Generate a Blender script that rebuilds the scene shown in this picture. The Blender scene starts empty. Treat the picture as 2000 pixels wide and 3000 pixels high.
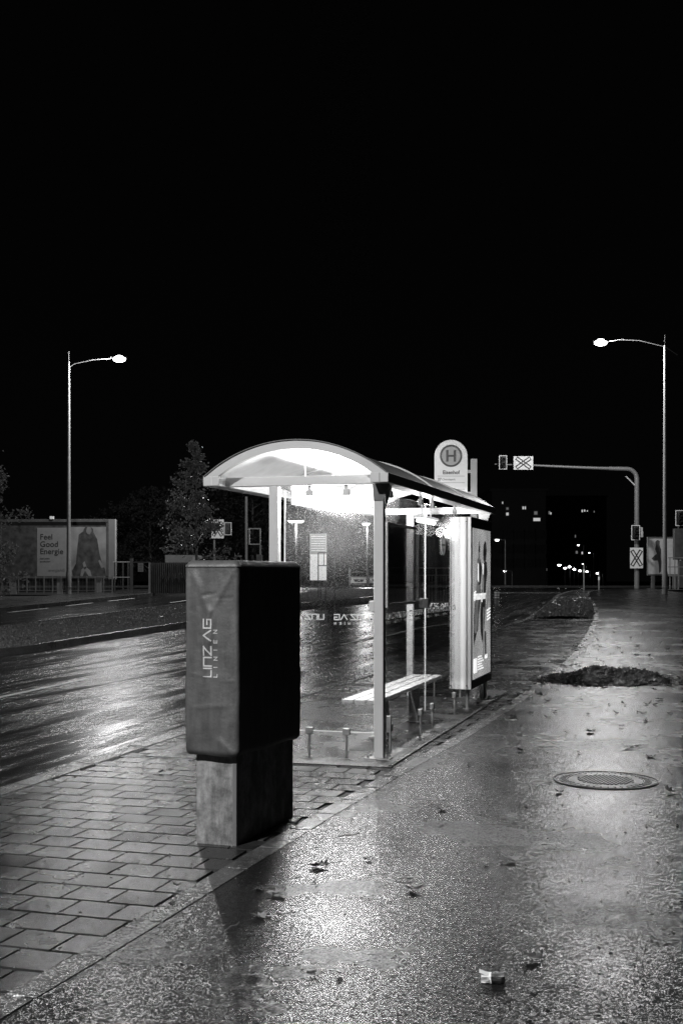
import bpy, bmesh, math, random
import numpy as np
from mathutils import Matrix, Vector
random.seed(7); RS = np.random.RandomState(11)
PI = math.pi
S = bpy.context.scene; COL = S.collection
# ------------------------------------------------------------------ camera, sky, exposure
EYE = 1.55; F = 3500.0; HZ = 1682.0
cam = bpy.data.cameras.new('camera'); cam.lens = 42.0; cam.sensor_width = 36.0; cam.sensor_fit = 'AUTO'
cam.shift_y = (HZ-1500)/3000.0; cam.clip_start = 0.1; cam.clip_end = 3000
camo = bpy.data.objects.new('camera', cam); COL.objects.link(camo)
camo.location = (0, 0, EYE); camo.rotation_euler = (PI/2, 0, 0); S.camera = camo
w = bpy.data.worlds.new('World'); S.world = w; w.use_nodes = True
w.node_tree.nodes['Background'].inputs[0].default_value = (1, 1, 1, 1)
w.node_tree.nodes['Background'].inputs[1].default_value = 1.0
_n = w.node_tree.nodes; _l = w.node_tree.links          # night sky: a trace of town glow low down
_tc = _n.new('ShaderNodeTexCoord'); _sx = _n.new('ShaderNodeSeparateXYZ'); _mr = _n.new('ShaderNodeMapRange'); _cc = _n.new('ShaderNodeCombineColor')
_l.new(_tc.outputs['Generated'], _sx.inputs[0]); _l.new(_sx.outputs[2], _mr.inputs[0]); _mr.interpolation_type = 'SMOOTHERSTEP'
_mr.inputs[1].default_value = -.05; _mr.inputs[2].default_value = .35; _mr.inputs[3].default_value = .0013; _mr.inputs[4].default_value = .0009
for _i in range(3): _l.new(_mr.outputs[0], _cc.inputs[_i])
_l.new(_cc.outputs[0], _n['Background'].inputs[0])
S.view_settings.view_transform = 'Standard'; S.view_settings.look = 'None'
S.view_settings.exposure = 0.0; S.view_settings.gamma = 1.0
S.cycles.use_denoising = True; S.cycles.use_adaptive_sampling = False; S.cycles.denoising_prefilter = 'NONE'; S.cycles.sample_clamp_direct = 25.0
S.cycles.sample_clamp_indirect = 6.0
S.cycles.max_bounces = 8; S.cycles.transparent_max_bounces = 16
LAMP_W = 5000.0       # street lamps
TUBE = 430.0        # W, the shelter's lamp
FORE_W = 1400.0     # lamps of the forecourt seen through the glass
# ------------------------------------------------------------------ terrain
_ty = np.array([-60, 20, 24, 33, 45, 52, 60, 70, 134, 300, 900, 2000.])
_tz = np.array([0, 0, .03, .21, .48, .68, .88, .84, .36, -3, -6, -8.])
_gy = np.arange(-60, 1500, .5); _gz = np.interp(_gy, _ty, _tz)
_k = np.ones(9)/9; _gz2 = np.convolve(np.pad(_gz, 4, 'edge'), _k, 'valid')
def zt(y): return float(np.interp(y, _gy, _gz2))
def G(px, py, dz=0.0):
    "ground point seen at that place of the photograph"
    a, b = 2.0, 66.0
    for _ in range(60):
        m = (a+b)/2
        if (EYE-zt(m)-dz)*F/m > py-HZ: a = m
        else: b = m
    return ((px-1000)/F*a, a)
def P(px, py, Y): return Vector(((px-1000)/F*Y, Y, EYE+(HZ-py)/F*Y))
# ------------------------------------------------------------------ materials (all grey: the photograph is black and white)
MATS = {}
class NT:
    def __init__(s, name):
        s.m = bpy.data.materials.new(name); s.m.use_nodes = True; s.t = s.m.node_tree; s.n = s.t.nodes
        s.b = s.n['Principled BSDF']; s.out = s.n['Material Output']; MATS[name] = s.m
    def new(s, typ, **kw):
        n = s.n.new(typ)
        for k, v in kw.items():
            if k in n.inputs: n.inputs[k].default_value = v
            else: setattr(n, k, v)
        return n
    def link(s, a, b): s.t.links.new(a, b)
    def coord(s, scale=(1, 1, 1), rotz=0.0, kind='Object'):
        c = s.new('ShaderNodeTexCoord'); r = s.new('ShaderNodeMapping'); r.inputs['Rotation'].default_value = (0, 0, rotz)
        s.link(c.outputs[kind], r.inputs['Vector'])
        m = s.new('ShaderNodeMapping'); m.inputs['Scale'].default_value = scale
        s.link(r.outputs[0], m.inputs['Vector']); return m.outputs[0]
    def noise(s, vec, scale, detail=3, rough=.55):
        n = s.new('ShaderNodeTexNoise'); n.inputs['Scale'].default_value = scale; n.inputs['Detail'].default_value = detail
        n.inputs['Roughness'].default_value = rough; s.link(vec, n.inputs['Vector']); return n.outputs[0]
    def vor(s, vec, scale, feature='F1'):
        n = s.new('ShaderNodeTexVoronoi'); n.feature = feature; n.inputs['Scale'].default_value = scale
        s.link(vec, n.inputs['Vector']); return n
    def rng(s, val, a, b, c, d):
        n = s.new('ShaderNodeMapRange'); n.inputs[1].default_value = a; n.inputs[2].default_value = b
        n.inputs[3].default_value = c; n.inputs[4].default_value = d; s.link(val, n.inputs[0]); return n.outputs[0]
    def math(s, op, a, b=None):
        n = s.new('ShaderNodeMath'); n.operation = op
        for i, v in enumerate((a, b)):
            if v is None: continue
            if isinstance(v, (int, float)): n.inputs[i].default_value = v
            else: s.link(v, n.inputs[i])
        return n.outputs[0]
    def bump(s, h, dist, strength=1.0, prev=None):
        n = s.new('ShaderNodeBump'); n.inputs['Distance'].default_value = dist
        if isinstance(strength, (int, float)): n.inputs['Strength'].default_value = strength
        else: s.link(strength, n.inputs['Strength'])
        s.link(h, n.inputs['Height'])
        if prev is not None: s.link(prev, n.inputs['Normal'])
        return n.outputs[0]
    def grey(s, v):
        n = s.new('ShaderNodeCombineColor'); [s.link(v, n.inputs[i]) for i in range(3)]; return n.outputs[0]
def basic(name, val, rough=.5, metal=0.0, var=.12, nscale=6.0, bump=0.0, bscale=120.0, spec=.5, emit=0.0, stretch=(1, 1, 1)):
    k = NT(name); v = k.coord(stretch); n = k.noise(v, nscale, 5)
    col = k.rng(n, .3, .7, val*(1-var), min(1, val*(1+var))); k.link(k.grey(col), k.b.inputs['Base Color'])
    k.link(k.rng(n, .3, .7, max(.03, rough-.08), min(1, rough+.08)), k.b.inputs['Roughness'])
    k.b.inputs['Metallic'].default_value = metal; k.b.inputs['Specular IOR Level'].default_value = spec
    if bump: k.link(k.bump(k.noise(v, bscale, 4), bump), k.b.inputs['Normal'])
    if emit:
        k.link(k.grey(col), k.b.inputs['Emission Color']); k.b.inputs['Emission Strength'].default_value = emit; k.m.cycles.emission_sampling = 'NONE'
    return k.m
def glow(name, strength, sampling=None):
    k = NT(name); e = k.new('ShaderNodeEmission'); e.inputs['Strength'].default_value = strength
    k.link(e.outputs[0], k.out.inputs['Surface']); k.m.cycles.emission_sampling = 'NONE' if sampling is None else sampling; return k.m
def wet(name, lo, hi, r0, r1, grain=115.0, gd=.0022, big=.7, rotz=0.0, stretch=(1, 1, 1), island=False, coat=0.0, spec=.5, gmod=(1.0, 1.0), facet=0.0, band=(.35, .65)):
    "wet mineral surface: pebbly relief, patches of smoother water film"
    k = NT(name); v = k.coord(); vs = k.coord(stretch, rotz)
    patch = k.noise(vs, big, 5, .6); fine = k.noise(v, 40, 3)
    vo = k.vor(v, grain); h = k.math('ADD', vo.outputs['Distance'], k.math('MULTIPLY', k.noise(v, grain*2.1, 2), .5))
    colv = k.math('ADD', k.rng(patch, .3, .7, lo, hi), k.rng(fine, .3, .7, -lo*.25, lo*.25))
    sp = k.new('ShaderNodeSeparateColor'); k.link(vo.outputs['Color'], sp.inputs[0])
    colv = k.math('MULTIPLY', colv, k.rng(sp.outputs[0], 0, 1, .55, 1.6))
    rough = k.rng(patch, .33, .67, r0, r1)
    if island:
        g = k.new('ShaderNodeNewGeometry'); ri = g.outputs['Random Per Island']
        colv = k.math('MULTIPLY', colv, k.rng(ri, 0, 1, .7, 1.35)); rough = k.math('MULTIPLY', rough, k.rng(ri, 0, 1, 1.2, .8))
    k.link(k.grey(colv), k.b.inputs['Base Color']); k.link(rough, k.b.inputs['Roughness'])
    k.b.inputs['Specular IOR Level'].default_value = spec
    st = k.rng(patch, band[0], band[1], gmod[0], gmod[1])
    if facet:      # every pebble has a face of its own: random tilt per cell
        nrm = None
        for sc_, am in ((grain, facet), (grain*.5, facet*.55), (grain*.2, facet*.14)):
            vv = vo if sc_ == grain else k.vor(v, sc_)
            su = k.new('ShaderNodeVectorMath'); su.operation = 'SUBTRACT'; k.link(vv.outputs['Color'], su.inputs[0]); su.inputs[1].default_value = (.5, .5, .5)
            mu = k.new('ShaderNodeVectorMath'); mu.operation = 'MULTIPLY'; k.link(su.outputs[0], mu.inputs[0]); mu.inputs[1].default_value = (am, am, 0)
            if nrm is None: nrm = mu.outputs[0]
            else:
                ad_ = k.new('ShaderNodeVectorMath'); ad_.operation = 'ADD'; k.link(nrm, ad_.inputs[0]); k.link(mu.outputs[0], ad_.inputs[1]); nrm = ad_.outputs[0]
        sc = k.new('ShaderNodeVectorMath'); sc.operation = 'SCALE'; k.link(nrm, sc.inputs[0]); k.link(st, sc.inputs['Scale'])
        bn = k.bump(h, gd, st)
        ad_ = k.new('ShaderNodeVectorMath'); ad_.operation = 'ADD'; k.link(sc.outputs[0], ad_.inputs[0]); k.link(bn, ad_.inputs[1])
        no = k.new('ShaderNodeVectorMath'); no.operation = 'NORMALIZE'; k.link(ad_.outputs[0], no.inputs[0]); k.link(no.outputs[0], k.b.inputs['Normal'])
    else: k.link(k.bump(h, gd, st), k.b.inputs['Normal'])
    return k.m
ROADROT = math.atan(.28)
M_path = wet('wet_asphalt_path', .006, .013, .22, .3, 130, .0006, .8, gmod=(.6, 1.15), facet=.24, spec=.14)
M_road = wet('wet_asphalt_road', .006, .013, .17, .28, 120, .0007, 3.6, ROADROT, (1.0, .07, 1), gmod=(.03, 1.1), facet=.36, spec=.23, band=(.43, .54))
M_patch = wet('wet_asphalt_patch', .012, .024, .22, .34, 180, .0008, 1.6, gmod=(.2, 1.2), facet=.42)
M_slab = wet('wet_paving_slab', .014, .028, .15, .34, 300, .0006, 1.3, island=True, gmod=(.7, 1.0), spec=.21, facet=.05)
M_kerb = wet('wet_kerb_stone', .05, .085, .2, .28, 130, .0006, 2.0, island=True, facet=.3, spec=.3)
M_kerbe = wet('wet_edging_stone', .035, .06, .22, .3, 130, .0006, 2.0, island=True, facet=.32, spec=.28)
M_soil = basic('dark_soil', .015, .8, nscale=1.5, bump=.02, bscale=8)
M_joint = basic('dark_joint', .01, .8)
M_mark = wet('wet_road_paint', .4, .5, .4, .5, 95, .0018, 3)
M_grass = basic('wet_grass_blade', .17, .4, var=.5, nscale=9)
M_alu = basic('grey_painted_metal', .45, .42, var=.04, nscale=3, bump=.0002, bscale=900)
M_alud = basic('dark_painted_metal', .13, .4, var=.08, nscale=3)
M_roofin = basic('roof_sheet_pale', .6, .45, var=.03, nscale=2)
M_galv = basic('galvanised_steel', .17, .5, metal=.15, var=.16, nscale=9)
M_steel = basic('dull_steel', .3, .4, metal=.6, var=.2, nscale=25)
M_white = basic('white_sign_face', .7, .4, var=.03)
M_black = basic('black_paint', .012, .4)
M_darkg = basic('dark_grey_paint', .09, .45)
M_wood = basic('wet_bench_wood', .4, .35, var=.3, nscale=5, bump=.0008, bscale=20, stretch=(9, 1, 9))
M_bark = basic('bark', .09, .6, var=.3, nscale=12, bump=.004, bscale=30)
M_leaf = basic('wet_tree_leaf', .2, .24, var=.5, nscale=7)
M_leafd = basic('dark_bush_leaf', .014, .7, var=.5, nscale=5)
M_fleaf = basic('wet_fallen_leaf_dark', .022, .42, var=.5, nscale=30, bump=.002, bscale=90)
M_fleafl = basic('wet_fallen_leaf_pale', .27, .4, var=.35, nscale=30, bump=.002, bscale=90)
M_debris = basic('leaf_litter', .03, .45, var=.7, nscale=20)
M_tube = glow('fluorescent_tube_light', 25)
M_tube2 = glow('second_tube_light', 12)
M_lens = glow('street_lamp_light', 14.0)
M_far = glow('far_lamp_light', 14.0)
M_win = glow('lit_window_pane', .5)
M_windim = glow('dim_window_pane', .12)
M_wall = basic('dark_render_wall', .01, .8, nscale=.3)
M_pane = basic('unlit_window_pane', .02, .15)
M_fence = basic('weathered_fence_metal', .05, .6, var=.3, nscale=4)
M_rubber = basic('tyre_rubber', .02, .7)
M_car = basic('white_car_paint', .7, .25, var=.02)
for _m, _c in ((M_leaf, .2), (M_fleafl, .15)):
    _nt = _m.node_tree; _tl = _nt.nodes.new('ShaderNodeBsdfTranslucent'); _tl.inputs[0].default_value = (_c, _c, _c, 1); _mx = _nt.nodes.new('ShaderNodeMixShader'); _mx.inputs[0].default_value = .4
    _o = _nt.nodes['Material Output']; _nt.links.new(_nt.nodes['Principled BSDF'].outputs[0], _mx.inputs[1]); _nt.links.new(_tl.outputs[0], _mx.inputs[2]); _nt.links.new(_mx.outputs[0], _o.inputs['Surface'])
# concrete plinth
k = NT('stained_concrete'); v = k.coord(); vz = k.coord((5, 5, .8))
st = k.noise(vz, 2.2, 6, .7); sp_ = k.noise(v, 9, 6, .7); c = k.math('MULTIPLY', k.rng(st, .38, .62, .55, 1.1), k.rng(sp_, .4, .62, .45, 1.15))
k.link(k.grey(k.math('MULTIPLY', c, .27)), k.b.inputs['Base Color']); k.b.inputs['Roughness'].default_value = .6
k.link(k.bump(k.noise(v, 160, 5), .0012), k.b.inputs['Normal']); M_conc = k.m
# fabric of the cover
k = NT('dark_tarpaulin'); v = k.coord(); vz = k.coord((6, 6, 1.1))
c = k.math('MULTIPLY', k.rng(k.noise(v, 4, 5, .6), .3, .7, .8, 1.2), k.rng(k.noise(vz, 2.5, 5, .6), .35, .65, .72, 1.25))
k.link(k.grey(k.math('MULTIPLY', c, .068)), k.b.inputs['Base Color']); k.b.inputs['Roughness'].default_value = .5
nb = k.bump(k.noise(v, 5, 4, .6), .012); k.link(k.bump(k.noise(v, 700, 2), .0006, 1.0, nb), k.b.inputs['Normal']); M_tarp = k.m
# glass with rain drops
def glass(name, drops, tint=.93, rough=0.0, haze=.0):
    k = NT(name); k.n.remove(k.b)
    tr = k.new('ShaderNodeBsdfTransparent'); tr.inputs[0].default_value = (tint,)*3+(1,)
    gl = k.new('ShaderNodeBsdfGlossy'); gl.inputs['Roughness'].default_value = rough; gl.inputs[0].default_value = (.9, .9, .9, 1)
    ge = k.new('ShaderNodeNewGeometry'); dt = k.new('ShaderNodeVectorMath'); dt.operation = 'DOT_PRODUCT'
    k.link(ge.outputs['Incoming'], dt.inputs[0]); k.link(ge.outputs['Normal'], dt.inputs[1])
    c5 = k.math('POWER', k.math('SUBTRACT', 1.0, k.math('ABSOLUTE', dt.outputs['Value'])), 5.0)
    frv = k.math('ADD', k.math('MULTIPLY', c5, .75), .04)
    m1 = k.new('ShaderNodeMixShader'); k.link(frv, m1.inputs[0]); k.link(tr.outputs[0], m1.inputs[1]); k.link(gl.outputs[0], m1.inputs[2])
    v = k.coord()
    vo = k.vor(v, 95); big = k.noise(v, 3.0, 3); sp = k.new('ShaderNodeSeparateColor'); k.link(vo.outputs['Color'], sp.inputs[0])
    size = k.math('MULTIPLY', k.rng(sp.outputs[0], .2, 1, 0, .42), k.rng(big, .35, .65, .3, 1.0))
    vo2 = k.vor(v, 260); s2 = k.new('ShaderNodeSeparateColor'); k.link(vo2.outputs['Color'], s2.inputs[0])
    d1 = k.math('LESS_THAN', vo.outputs['Distance'], size)
    d2 = k.math('LESS_THAN', vo2.outputs['Distance'], k.rng(s2.outputs[0], .5, 1, 0, .42))
    streak = k.rng(k.noise(k.coord((60, 60, 1.2)), 1.0, 3), .62, .8, 0, .12)
    d = k.math('ADD', k.math('MULTIPLY', k.math('MAXIMUM', d1, d2), drops), k.math('MULTIPLY', streak, drops))
    m2 = k.new('ShaderNodeBsdfRefraction'); m2.inputs['IOR'].default_value = 1.12; m2.inputs['Roughness'].default_value = .5; m2.inputs[0].default_value = (.95, .95, .95, 1)
    d = k.math('ADD', d, haze)
    m3 = k.new('ShaderNodeMixShader'); k.link(d, m3.inputs[0]); k.link(m1.outputs[0], m3.inputs[1]); k.link(m2.outputs[0], m3.inputs[2])
    k.link(m3.outputs[0], k.out.inputs['Surface']); return k.m
M_glassf = glass('rainy_glass', .45, haze=.03)
M_glass = glass('shelter_glass', .12, haze=.01)
M_glassd = glass('dark_tinted_glass', .02, .42)
M_edge = basic('glass_edge_painted_bright', .93, .3, emit=0)  # near-white colour stands in for light gathered in the pane edges
M_poster = basic('lit_poster_paper', .5, .5, var=.25, nscale=2.2, emit=1.3)
M_posterd = basic('poster_ink_dark', .06, .5, var=.5, nscale=14, emit=.4)
M_posterm = basic('poster_ink_mid', .3, .5, var=.4, nscale=14, emit=.6)
M_posterw = basic('poster_ink_white', .85, .5, emit=1.1)
M_bill = basic('billboard_paper', .15, .6, var=.08)
M_billm = basic('billboard_print_mid', .16, .6, var=.4, nscale=1.2)
M_billd = basic('billboard_print_dark', .03, .6, var=.8, nscale=4)
M_totem = basic('lit_sign_face', .8, .5, var=.05, nscale=3, emit=.9)
M_totemg = basic('lit_sign_face_grey', .45, .5, var=.12, nscale=3, emit=.5, stretch=(.3, 1, 3))
# ------------------------------------------------------------------ mesh helpers
class MB:
    def __init__(s): s.v = []; s.f = []
    def add(s, vs, fs, M=None):
        o = len(s.v)
        for p in vs:
            p = Vector(p); s.v.append(tuple(M @ p) if M is not None else tuple(p))
        s.f += [tuple(i+o for i in f) for f in fs]; return s
    def box(s, x0, x1, y0, y1, z0, z1, M=None):
        return s.add([(x, y, z) for z in (z0, z1) for y in (y0, y1) for x in (x0, x1)],
                     [(0, 2, 3, 1), (4, 5, 7, 6), (0, 1, 5, 4), (2, 6, 7, 3), (0, 4, 6, 2), (1, 3, 7, 5)], M)
    def tube(s, path, rad, n=12, M=None, cap=True):
        path = [Vector(p) for p in path]
        if isinstance(rad, (int, float)): rad = [rad]*len(path)
        vs = []; up = Vector((0, 0, 1))
        for i, p in enumerate(path):
            t = (path[min(i+1, len(path)-1)]-path[max(i-1, 0)]).normalized()
            a = t.cross(up if abs(t.z) < .95 else Vector((1, 0, 0))).normalized(); b = t.cross(a).normalized()
            vs += [p+(a*math.cos(2*PI*j/n)+b*math.sin(2*PI*j/n))*rad[i] for j in range(n)]
        fs = [(i*n+j, i*n+(j+1) % n, (i+1)*n+(j+1) % n, (i+1)*n+j) for i in range(len(path)-1) for j in range(n)]
        if cap: fs += [tuple(range(n))[::-1], tuple((len(path)-1)*n+j for j in range(n))]
        return s.add(vs, fs, M)
    def prism(s, poly, d, M=None):
        "polygon in local xy, thickness d along local z"
        n = len(poly)
        vs = [(x, y, 0) for x, y in poly]+[(x, y, d) for x, y in poly]
        return s.add(vs, [tuple(range(n))[::-1], tuple(range(n, 2*n))]+[(i, (i+1) % n, n+(i+1) % n, n+i) for i in range(n)], M)
    def ell(s, c, r, nu=12, nv=8, M=None):
        vs = []; fs = []
        for i in range(nv+1):
            a = PI*i/nv
            for j in range(nu):
                b = 2*PI*j/nu; vs.append((c[0]+r[0]*math.sin(a)*math.cos(b), c[1]+r[1]*math.sin(a)*math.sin(b), c[2]+r[2]*math.cos(a)))
        for i in range(nv):
            for j in range(nu): fs.append((i*nu+j, (i+1)*nu+j, (i+1)*nu+(j+1) % nu, i*nu+(j+1) % nu))
        return s.add(vs, fs, M)
    def obj(s, name, mat, parent=None, bevel=0.0, label=None, smooth=True, kind=None, ang=35):
        me = bpy.data.meshes.new(name); me.from_pydata(s.v, [], s.f); me.validate(); me.materials.append(mat)
        if smooth and len(me.polygons):
            me.polygons.foreach_set('use_smooth', [True]*len(me.polygons)); me.set_sharp_from_angle(angle=math.radians(ang))
        o = bpy.data.objects.new(name, me); COL.objects.link(o)
        if parent is not None: o.parent = parent
        if bevel:
            b = o.modifiers.new('bevel', 'BEVEL'); b.width = bevel; b.segments = 2; b.limit_method = 'ANGLE'; b.angle_limit = math.radians(40)
        if label: o['label'] = label
        if kind: o['kind'] = kind
        return o
def B(*a, M=None): return MB().box(*a, M=M)
def thing(name, label, cat, loc=(0, 0, 0), rotz=0.0, group=None):
    o = bpy.data.objects.new(name, None); COL.objects.link(o); o.empty_display_size = .2
    o.location = loc; o.rotation_euler = (0, 0, rotz); o['label'] = label; o['category'] = cat
    if group: o['group'] = group
    return o
def tag(o, label, cat, group=None):
    o['label'] = label; o['category'] = cat
    if group: o['group'] = group
    return o
def frame(o, ex, ey):
    ex = Vector(ex).normalized(); ey = Vector(ey).normalized(); ez = ex.cross(ey); o = Vector(o)
    return Matrix(((ex.x, ey.x, ez.x, o.x), (ex.y, ey.y, ez.y, o.y), (ex.z, ey.z, ez.z, o.z), (0, 0, 0, 1)))
def text(body, h, M, mat, parent, name='lettering', bold=0.0, align='LEFT', wscale=1.0, label=None):
    cu = bpy.data.curves.new('t', 'FONT'); cu.body = body; cu.size = h/.7; cu.extrude = .0006; cu.offset = bold*h; cu.align_x = align; cu.resolution_u = 3
    t = bpy.data.objects.new('t', cu); COL.objects.link(t)
    bpy.context.view_layer.update()
    me = bpy.data.meshes.new_from_object(t.evaluated_get(bpy.context.evaluated_depsgraph_get()))
    bpy.data.objects.remove(t); me.name = name
    me.transform(M @ Matrix.Diagonal((wscale, 1, 1, 1))); me.materials.clear(); me.materials.append(mat)
    o = bpy.data.objects.new(name, me); COL.objects.link(o)
    if parent is not None: o.parent = parent
    if label: o['label'] = label
    return o
GL = {'L': (.75, [(0, 1), (0, 0), (1, 0)]), 'I': (0, [(0, 0), (0, 1)]), 'n': (1.05, [(0, 0), (0, 1), (1, 1), (1, 0)]),
      'Z': (1.05, [(0, 1), (1, 1), (0, 0), (1, 0)]), 'A': (1.25, [(0, 0), (.5, 1), (1, 0)]),
      'G': (1.05, [(1, 1), (0, 1), (0, 0), (1, 0), (1, .48), (.45, .48)]), 'N': (.85, [(0, 0), (0, 1), (1, 0), (1, 1)]),
      'E': (.75, [(1, 1), (0, 1), (0, 0), (1, 0)], [(0, .5), (.9, .5)])}
def strokes(mb, word, h, th, gap, M, x0=0.0, y0=0.0, mirror=False, total=None):
    x = 0; segs = []
    for ch in word:
        if ch == ' ': x += .45; continue
        g = GL[ch]
        for pl in g[1:]:
            segs += [((x+a[0]*g[0], a[1]), (x+b[0]*g[0], b[1])) for a, b in zip(pl, pl[1:])]
        x += g[0]+gap
    W = x-gap
    n = 0
    for a, b in segs:
        a = Vector((a[0]*h, a[1]*h)); b = Vector((b[0]*h, b[1]*h)); d = (b-a).normalized(); p = Vector((-d.y, d.x))*th/2; e = d*th/2
        q = [a-e-p, b+e-p, b+e+p, a-e+p]; n += 1; dz = .0003*(n % 5)
        if mirror: q = [Vector((W*h-c_.x, c_.y)) for c_ in q][::-1]
        mb.add([(x0+c_.x, y0+c_.y, .0004+dz) for c_ in q], [(0, 1, 2, 3)], M)
    return W*h
# ------------------------------------------------------------------ ground
def fn(pts, s0, s1):
    pts = sorted(pts, key=lambda p: p[1]); X = np.array([p[0] for p in pts]); Y = np.array([p[1] for p in pts])
    def f(y):
        if y < Y[0]: return float(X[0]+s0*(y-Y[0]))
        if y > Y[-1]: return float(X[-1]+s1*(y-Y[-1]))
        return float(np.interp(y, Y, X))
    return f
KP = [G(*p) for p in [(0, 2310), (546, 2132), (1320, 1892), (1450, 1840), (1541, 1812), (1568, 1794), (1599, 1771), (1630, 1742), (1668, 1731), (1718, 1726), (1783, 1722)]]
EP = [G(*p) for p in [(0, 2931), (287, 2770.5), (878, 2417.5), (1184, 2242), (1327, 2166), (1483, 2068), (1580, 1999), (1637, 1956), (1679, 1916), (1720, 1856), (1739, 1815), (1742, 1793), (1730, 1767), (1712, 1748), (1722, 1733), (1783, 1724)]]
kerbX = fn(KP, .265, 9.0); edgeX = fn(EP, .31, 9.0)
MPn = [G(*p) for p in [(0, 1907), (552, 1824), (878, 1769), (1090, 1750)]]
medN = fn(MPn, .28, .33)
def medF(y): return medN(y)-4.3
oppK = fn([G(0, 1782), G(300, 1752.5), G(560, 1727.5)], .27, .3)
def surf(name, xl, xr, y0, y1, dz, mat, step=.5, nx=2, kind='structure', amp=0):
    mb = MB(); ys = np.arange(y0, y1+1e-6, step)
    vs = []
    for y in ys:
        a, b = xl(y), xr(y)
        for i in range(nx+1): vs.append((a+(b-a)*i/nx, y, zt(y)+dz))
    n = nx+1
    fs = [(j*n+i, j*n+i+1, (j+1)*n+i+1, (j+1)*n+i) for j in range(len(ys)-1) for i in range(nx)]
    return mb.add(vs, fs).obj(name, mat, kind=kind, smooth=False)
def C_(v): return lambda y: v
# one sheet to the horizon
mb = MB(); xs = [-600, -200, -60, -30, -15, 0, 15, 30, 60, 200, 600]; ys = list(np.arange(-50, 150, 2))+[160, 180, 200, 240, 280, 320, 400, 600, 900, 1400]
vs = [(x, y, zt(y)-.2) for y in ys for x in xs]; n = len(xs)
mb.add(vs, [(j*n+i, j*n+i+1, (j+1)*n+i+1, (j+1)*n+i) for j in range(len(ys)-1) for i in range(n-1)]).obj('ground', M_soil, kind='structure', smooth=False)
surf('road', lambda y: medN(y)-.1, lambda y: min(kerbX(y)+.1, 60), -6, 64, -.12, M_road)
surf('road', lambda y: oppK(y)-.1, lambda y: medF(y)+.1, -6, 64, -.115, M_road)
surf('road', C_(-60), C_(60), 60, 76, -.108, M_road)
surf('footpath', lambda y: edgeX(y)+.06, lambda y: max(edgeX(y)+.3, 15.2), -2, 60.5, .003, M_path, step=.25)
surf('pavement', lambda y: oppK(y)-3.4, lambda y: oppK(y)-.12, 0, 58, .0, M_patch)
surf('paving_bed', lambda y: kerbX(y)+.05, lambda y: edgeX(y)+.08, 2, 57, -.014, M_joint)
def strip(name, path, w0, w1, z0, z1, mat, seg=1.0, gap=.006, jit=.0):
    "row of separate stones along a path, offset w0..w1 to its right"
    pts = [Vector((x, y, 0)) for x, y in path]; dd = [0]
    for a, b in zip(pts, pts[1:]): dd.append(dd[-1]+(b-a).length)
    def at(s):
        s = max(0, min(dd[-1]-1e-6, s)); i = int(np.searchsorted(dd, s, 'right'))-1; i = min(i, len(pts)-2)
        t = (s-dd[i])/(dd[i+1]-dd[i]); d = (pts[i+1]-pts[i]).normalized(); return pts[i].lerp(pts[i+1], t), Vector((d.y, -d.x, 0))
    mb = MB(); s = 0
    while s < dd[-1]-.05:
        e = min(s+seg, dd[-1]); (p, n1), (q, n2) = at(s+gap/2), at(e-gap/2); j = RS.uniform(-jit, jit)
        c = [p+n1*w0, p+n1*w1, q+n2*w1, q+n2*w0]; zz = [zt(p.y), zt(p.y), zt(q.y), zt(q.y)]
        bv = .012 if z1-z0 > .05 else .002
        mid = (c[0]+c[1]+c[2]+c[3])/4
        top = [a.lerp(mid, 0)+(mid-a).normalized()*bv for a in c]
        vs = [(a.x, a.y, z+z0) for a, z in zip(c, zz)]+[(a.x, a.y, z+z1-bv+j) for a, z in zip(c, zz)]+[(a.x, a.y, z+z1+j) for a, z in zip(top, zz)]
        fs = [(8, 9, 10, 11)]+[(i, (i+1) % 4, 4+(i+1) % 4, 4+i) for i in range(4)]+[(4+i, 4+(i+1) % 4, 8+(i+1) % 4, 8+i) for i in range(4)]
        mb.add(vs, fs); s = e
    return mb.obj(name, mat, kind='structure', smooth=False)
def pathof(f, y0, y1, st=.5): return [(f(y), y) for y in np.arange(y0, y1+1e-6, st)]
strip('kerb', pathof(kerbX, 3, 57), 0, .17, -.2, .008, M_kerb, 1.0, .006, .001)
strip('kerb', pathof(edgeX, 2, 57), -.02, .115, -.05, .006, M_kerbe, .5, .004, .001)
strip('kerb', pathof(medN, 10, 58), -.14, 0, -.2, .03, M_kerb, 1.0)
strip('kerb', pathof(medF, 10, 58), 0, .14, -.2, .03, M_kerb, 1.0)
strip('kerb', pathof(oppK, 8, 58), -.14, .0, -.2, .015, M_kerb, 1.0)
mb = MB()      # raised far edge of the crossing road
strip('kerb', [(-60, 77), (60, 77)], -.3, 0, -.2, .02, M_kerb, 2.0)
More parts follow.
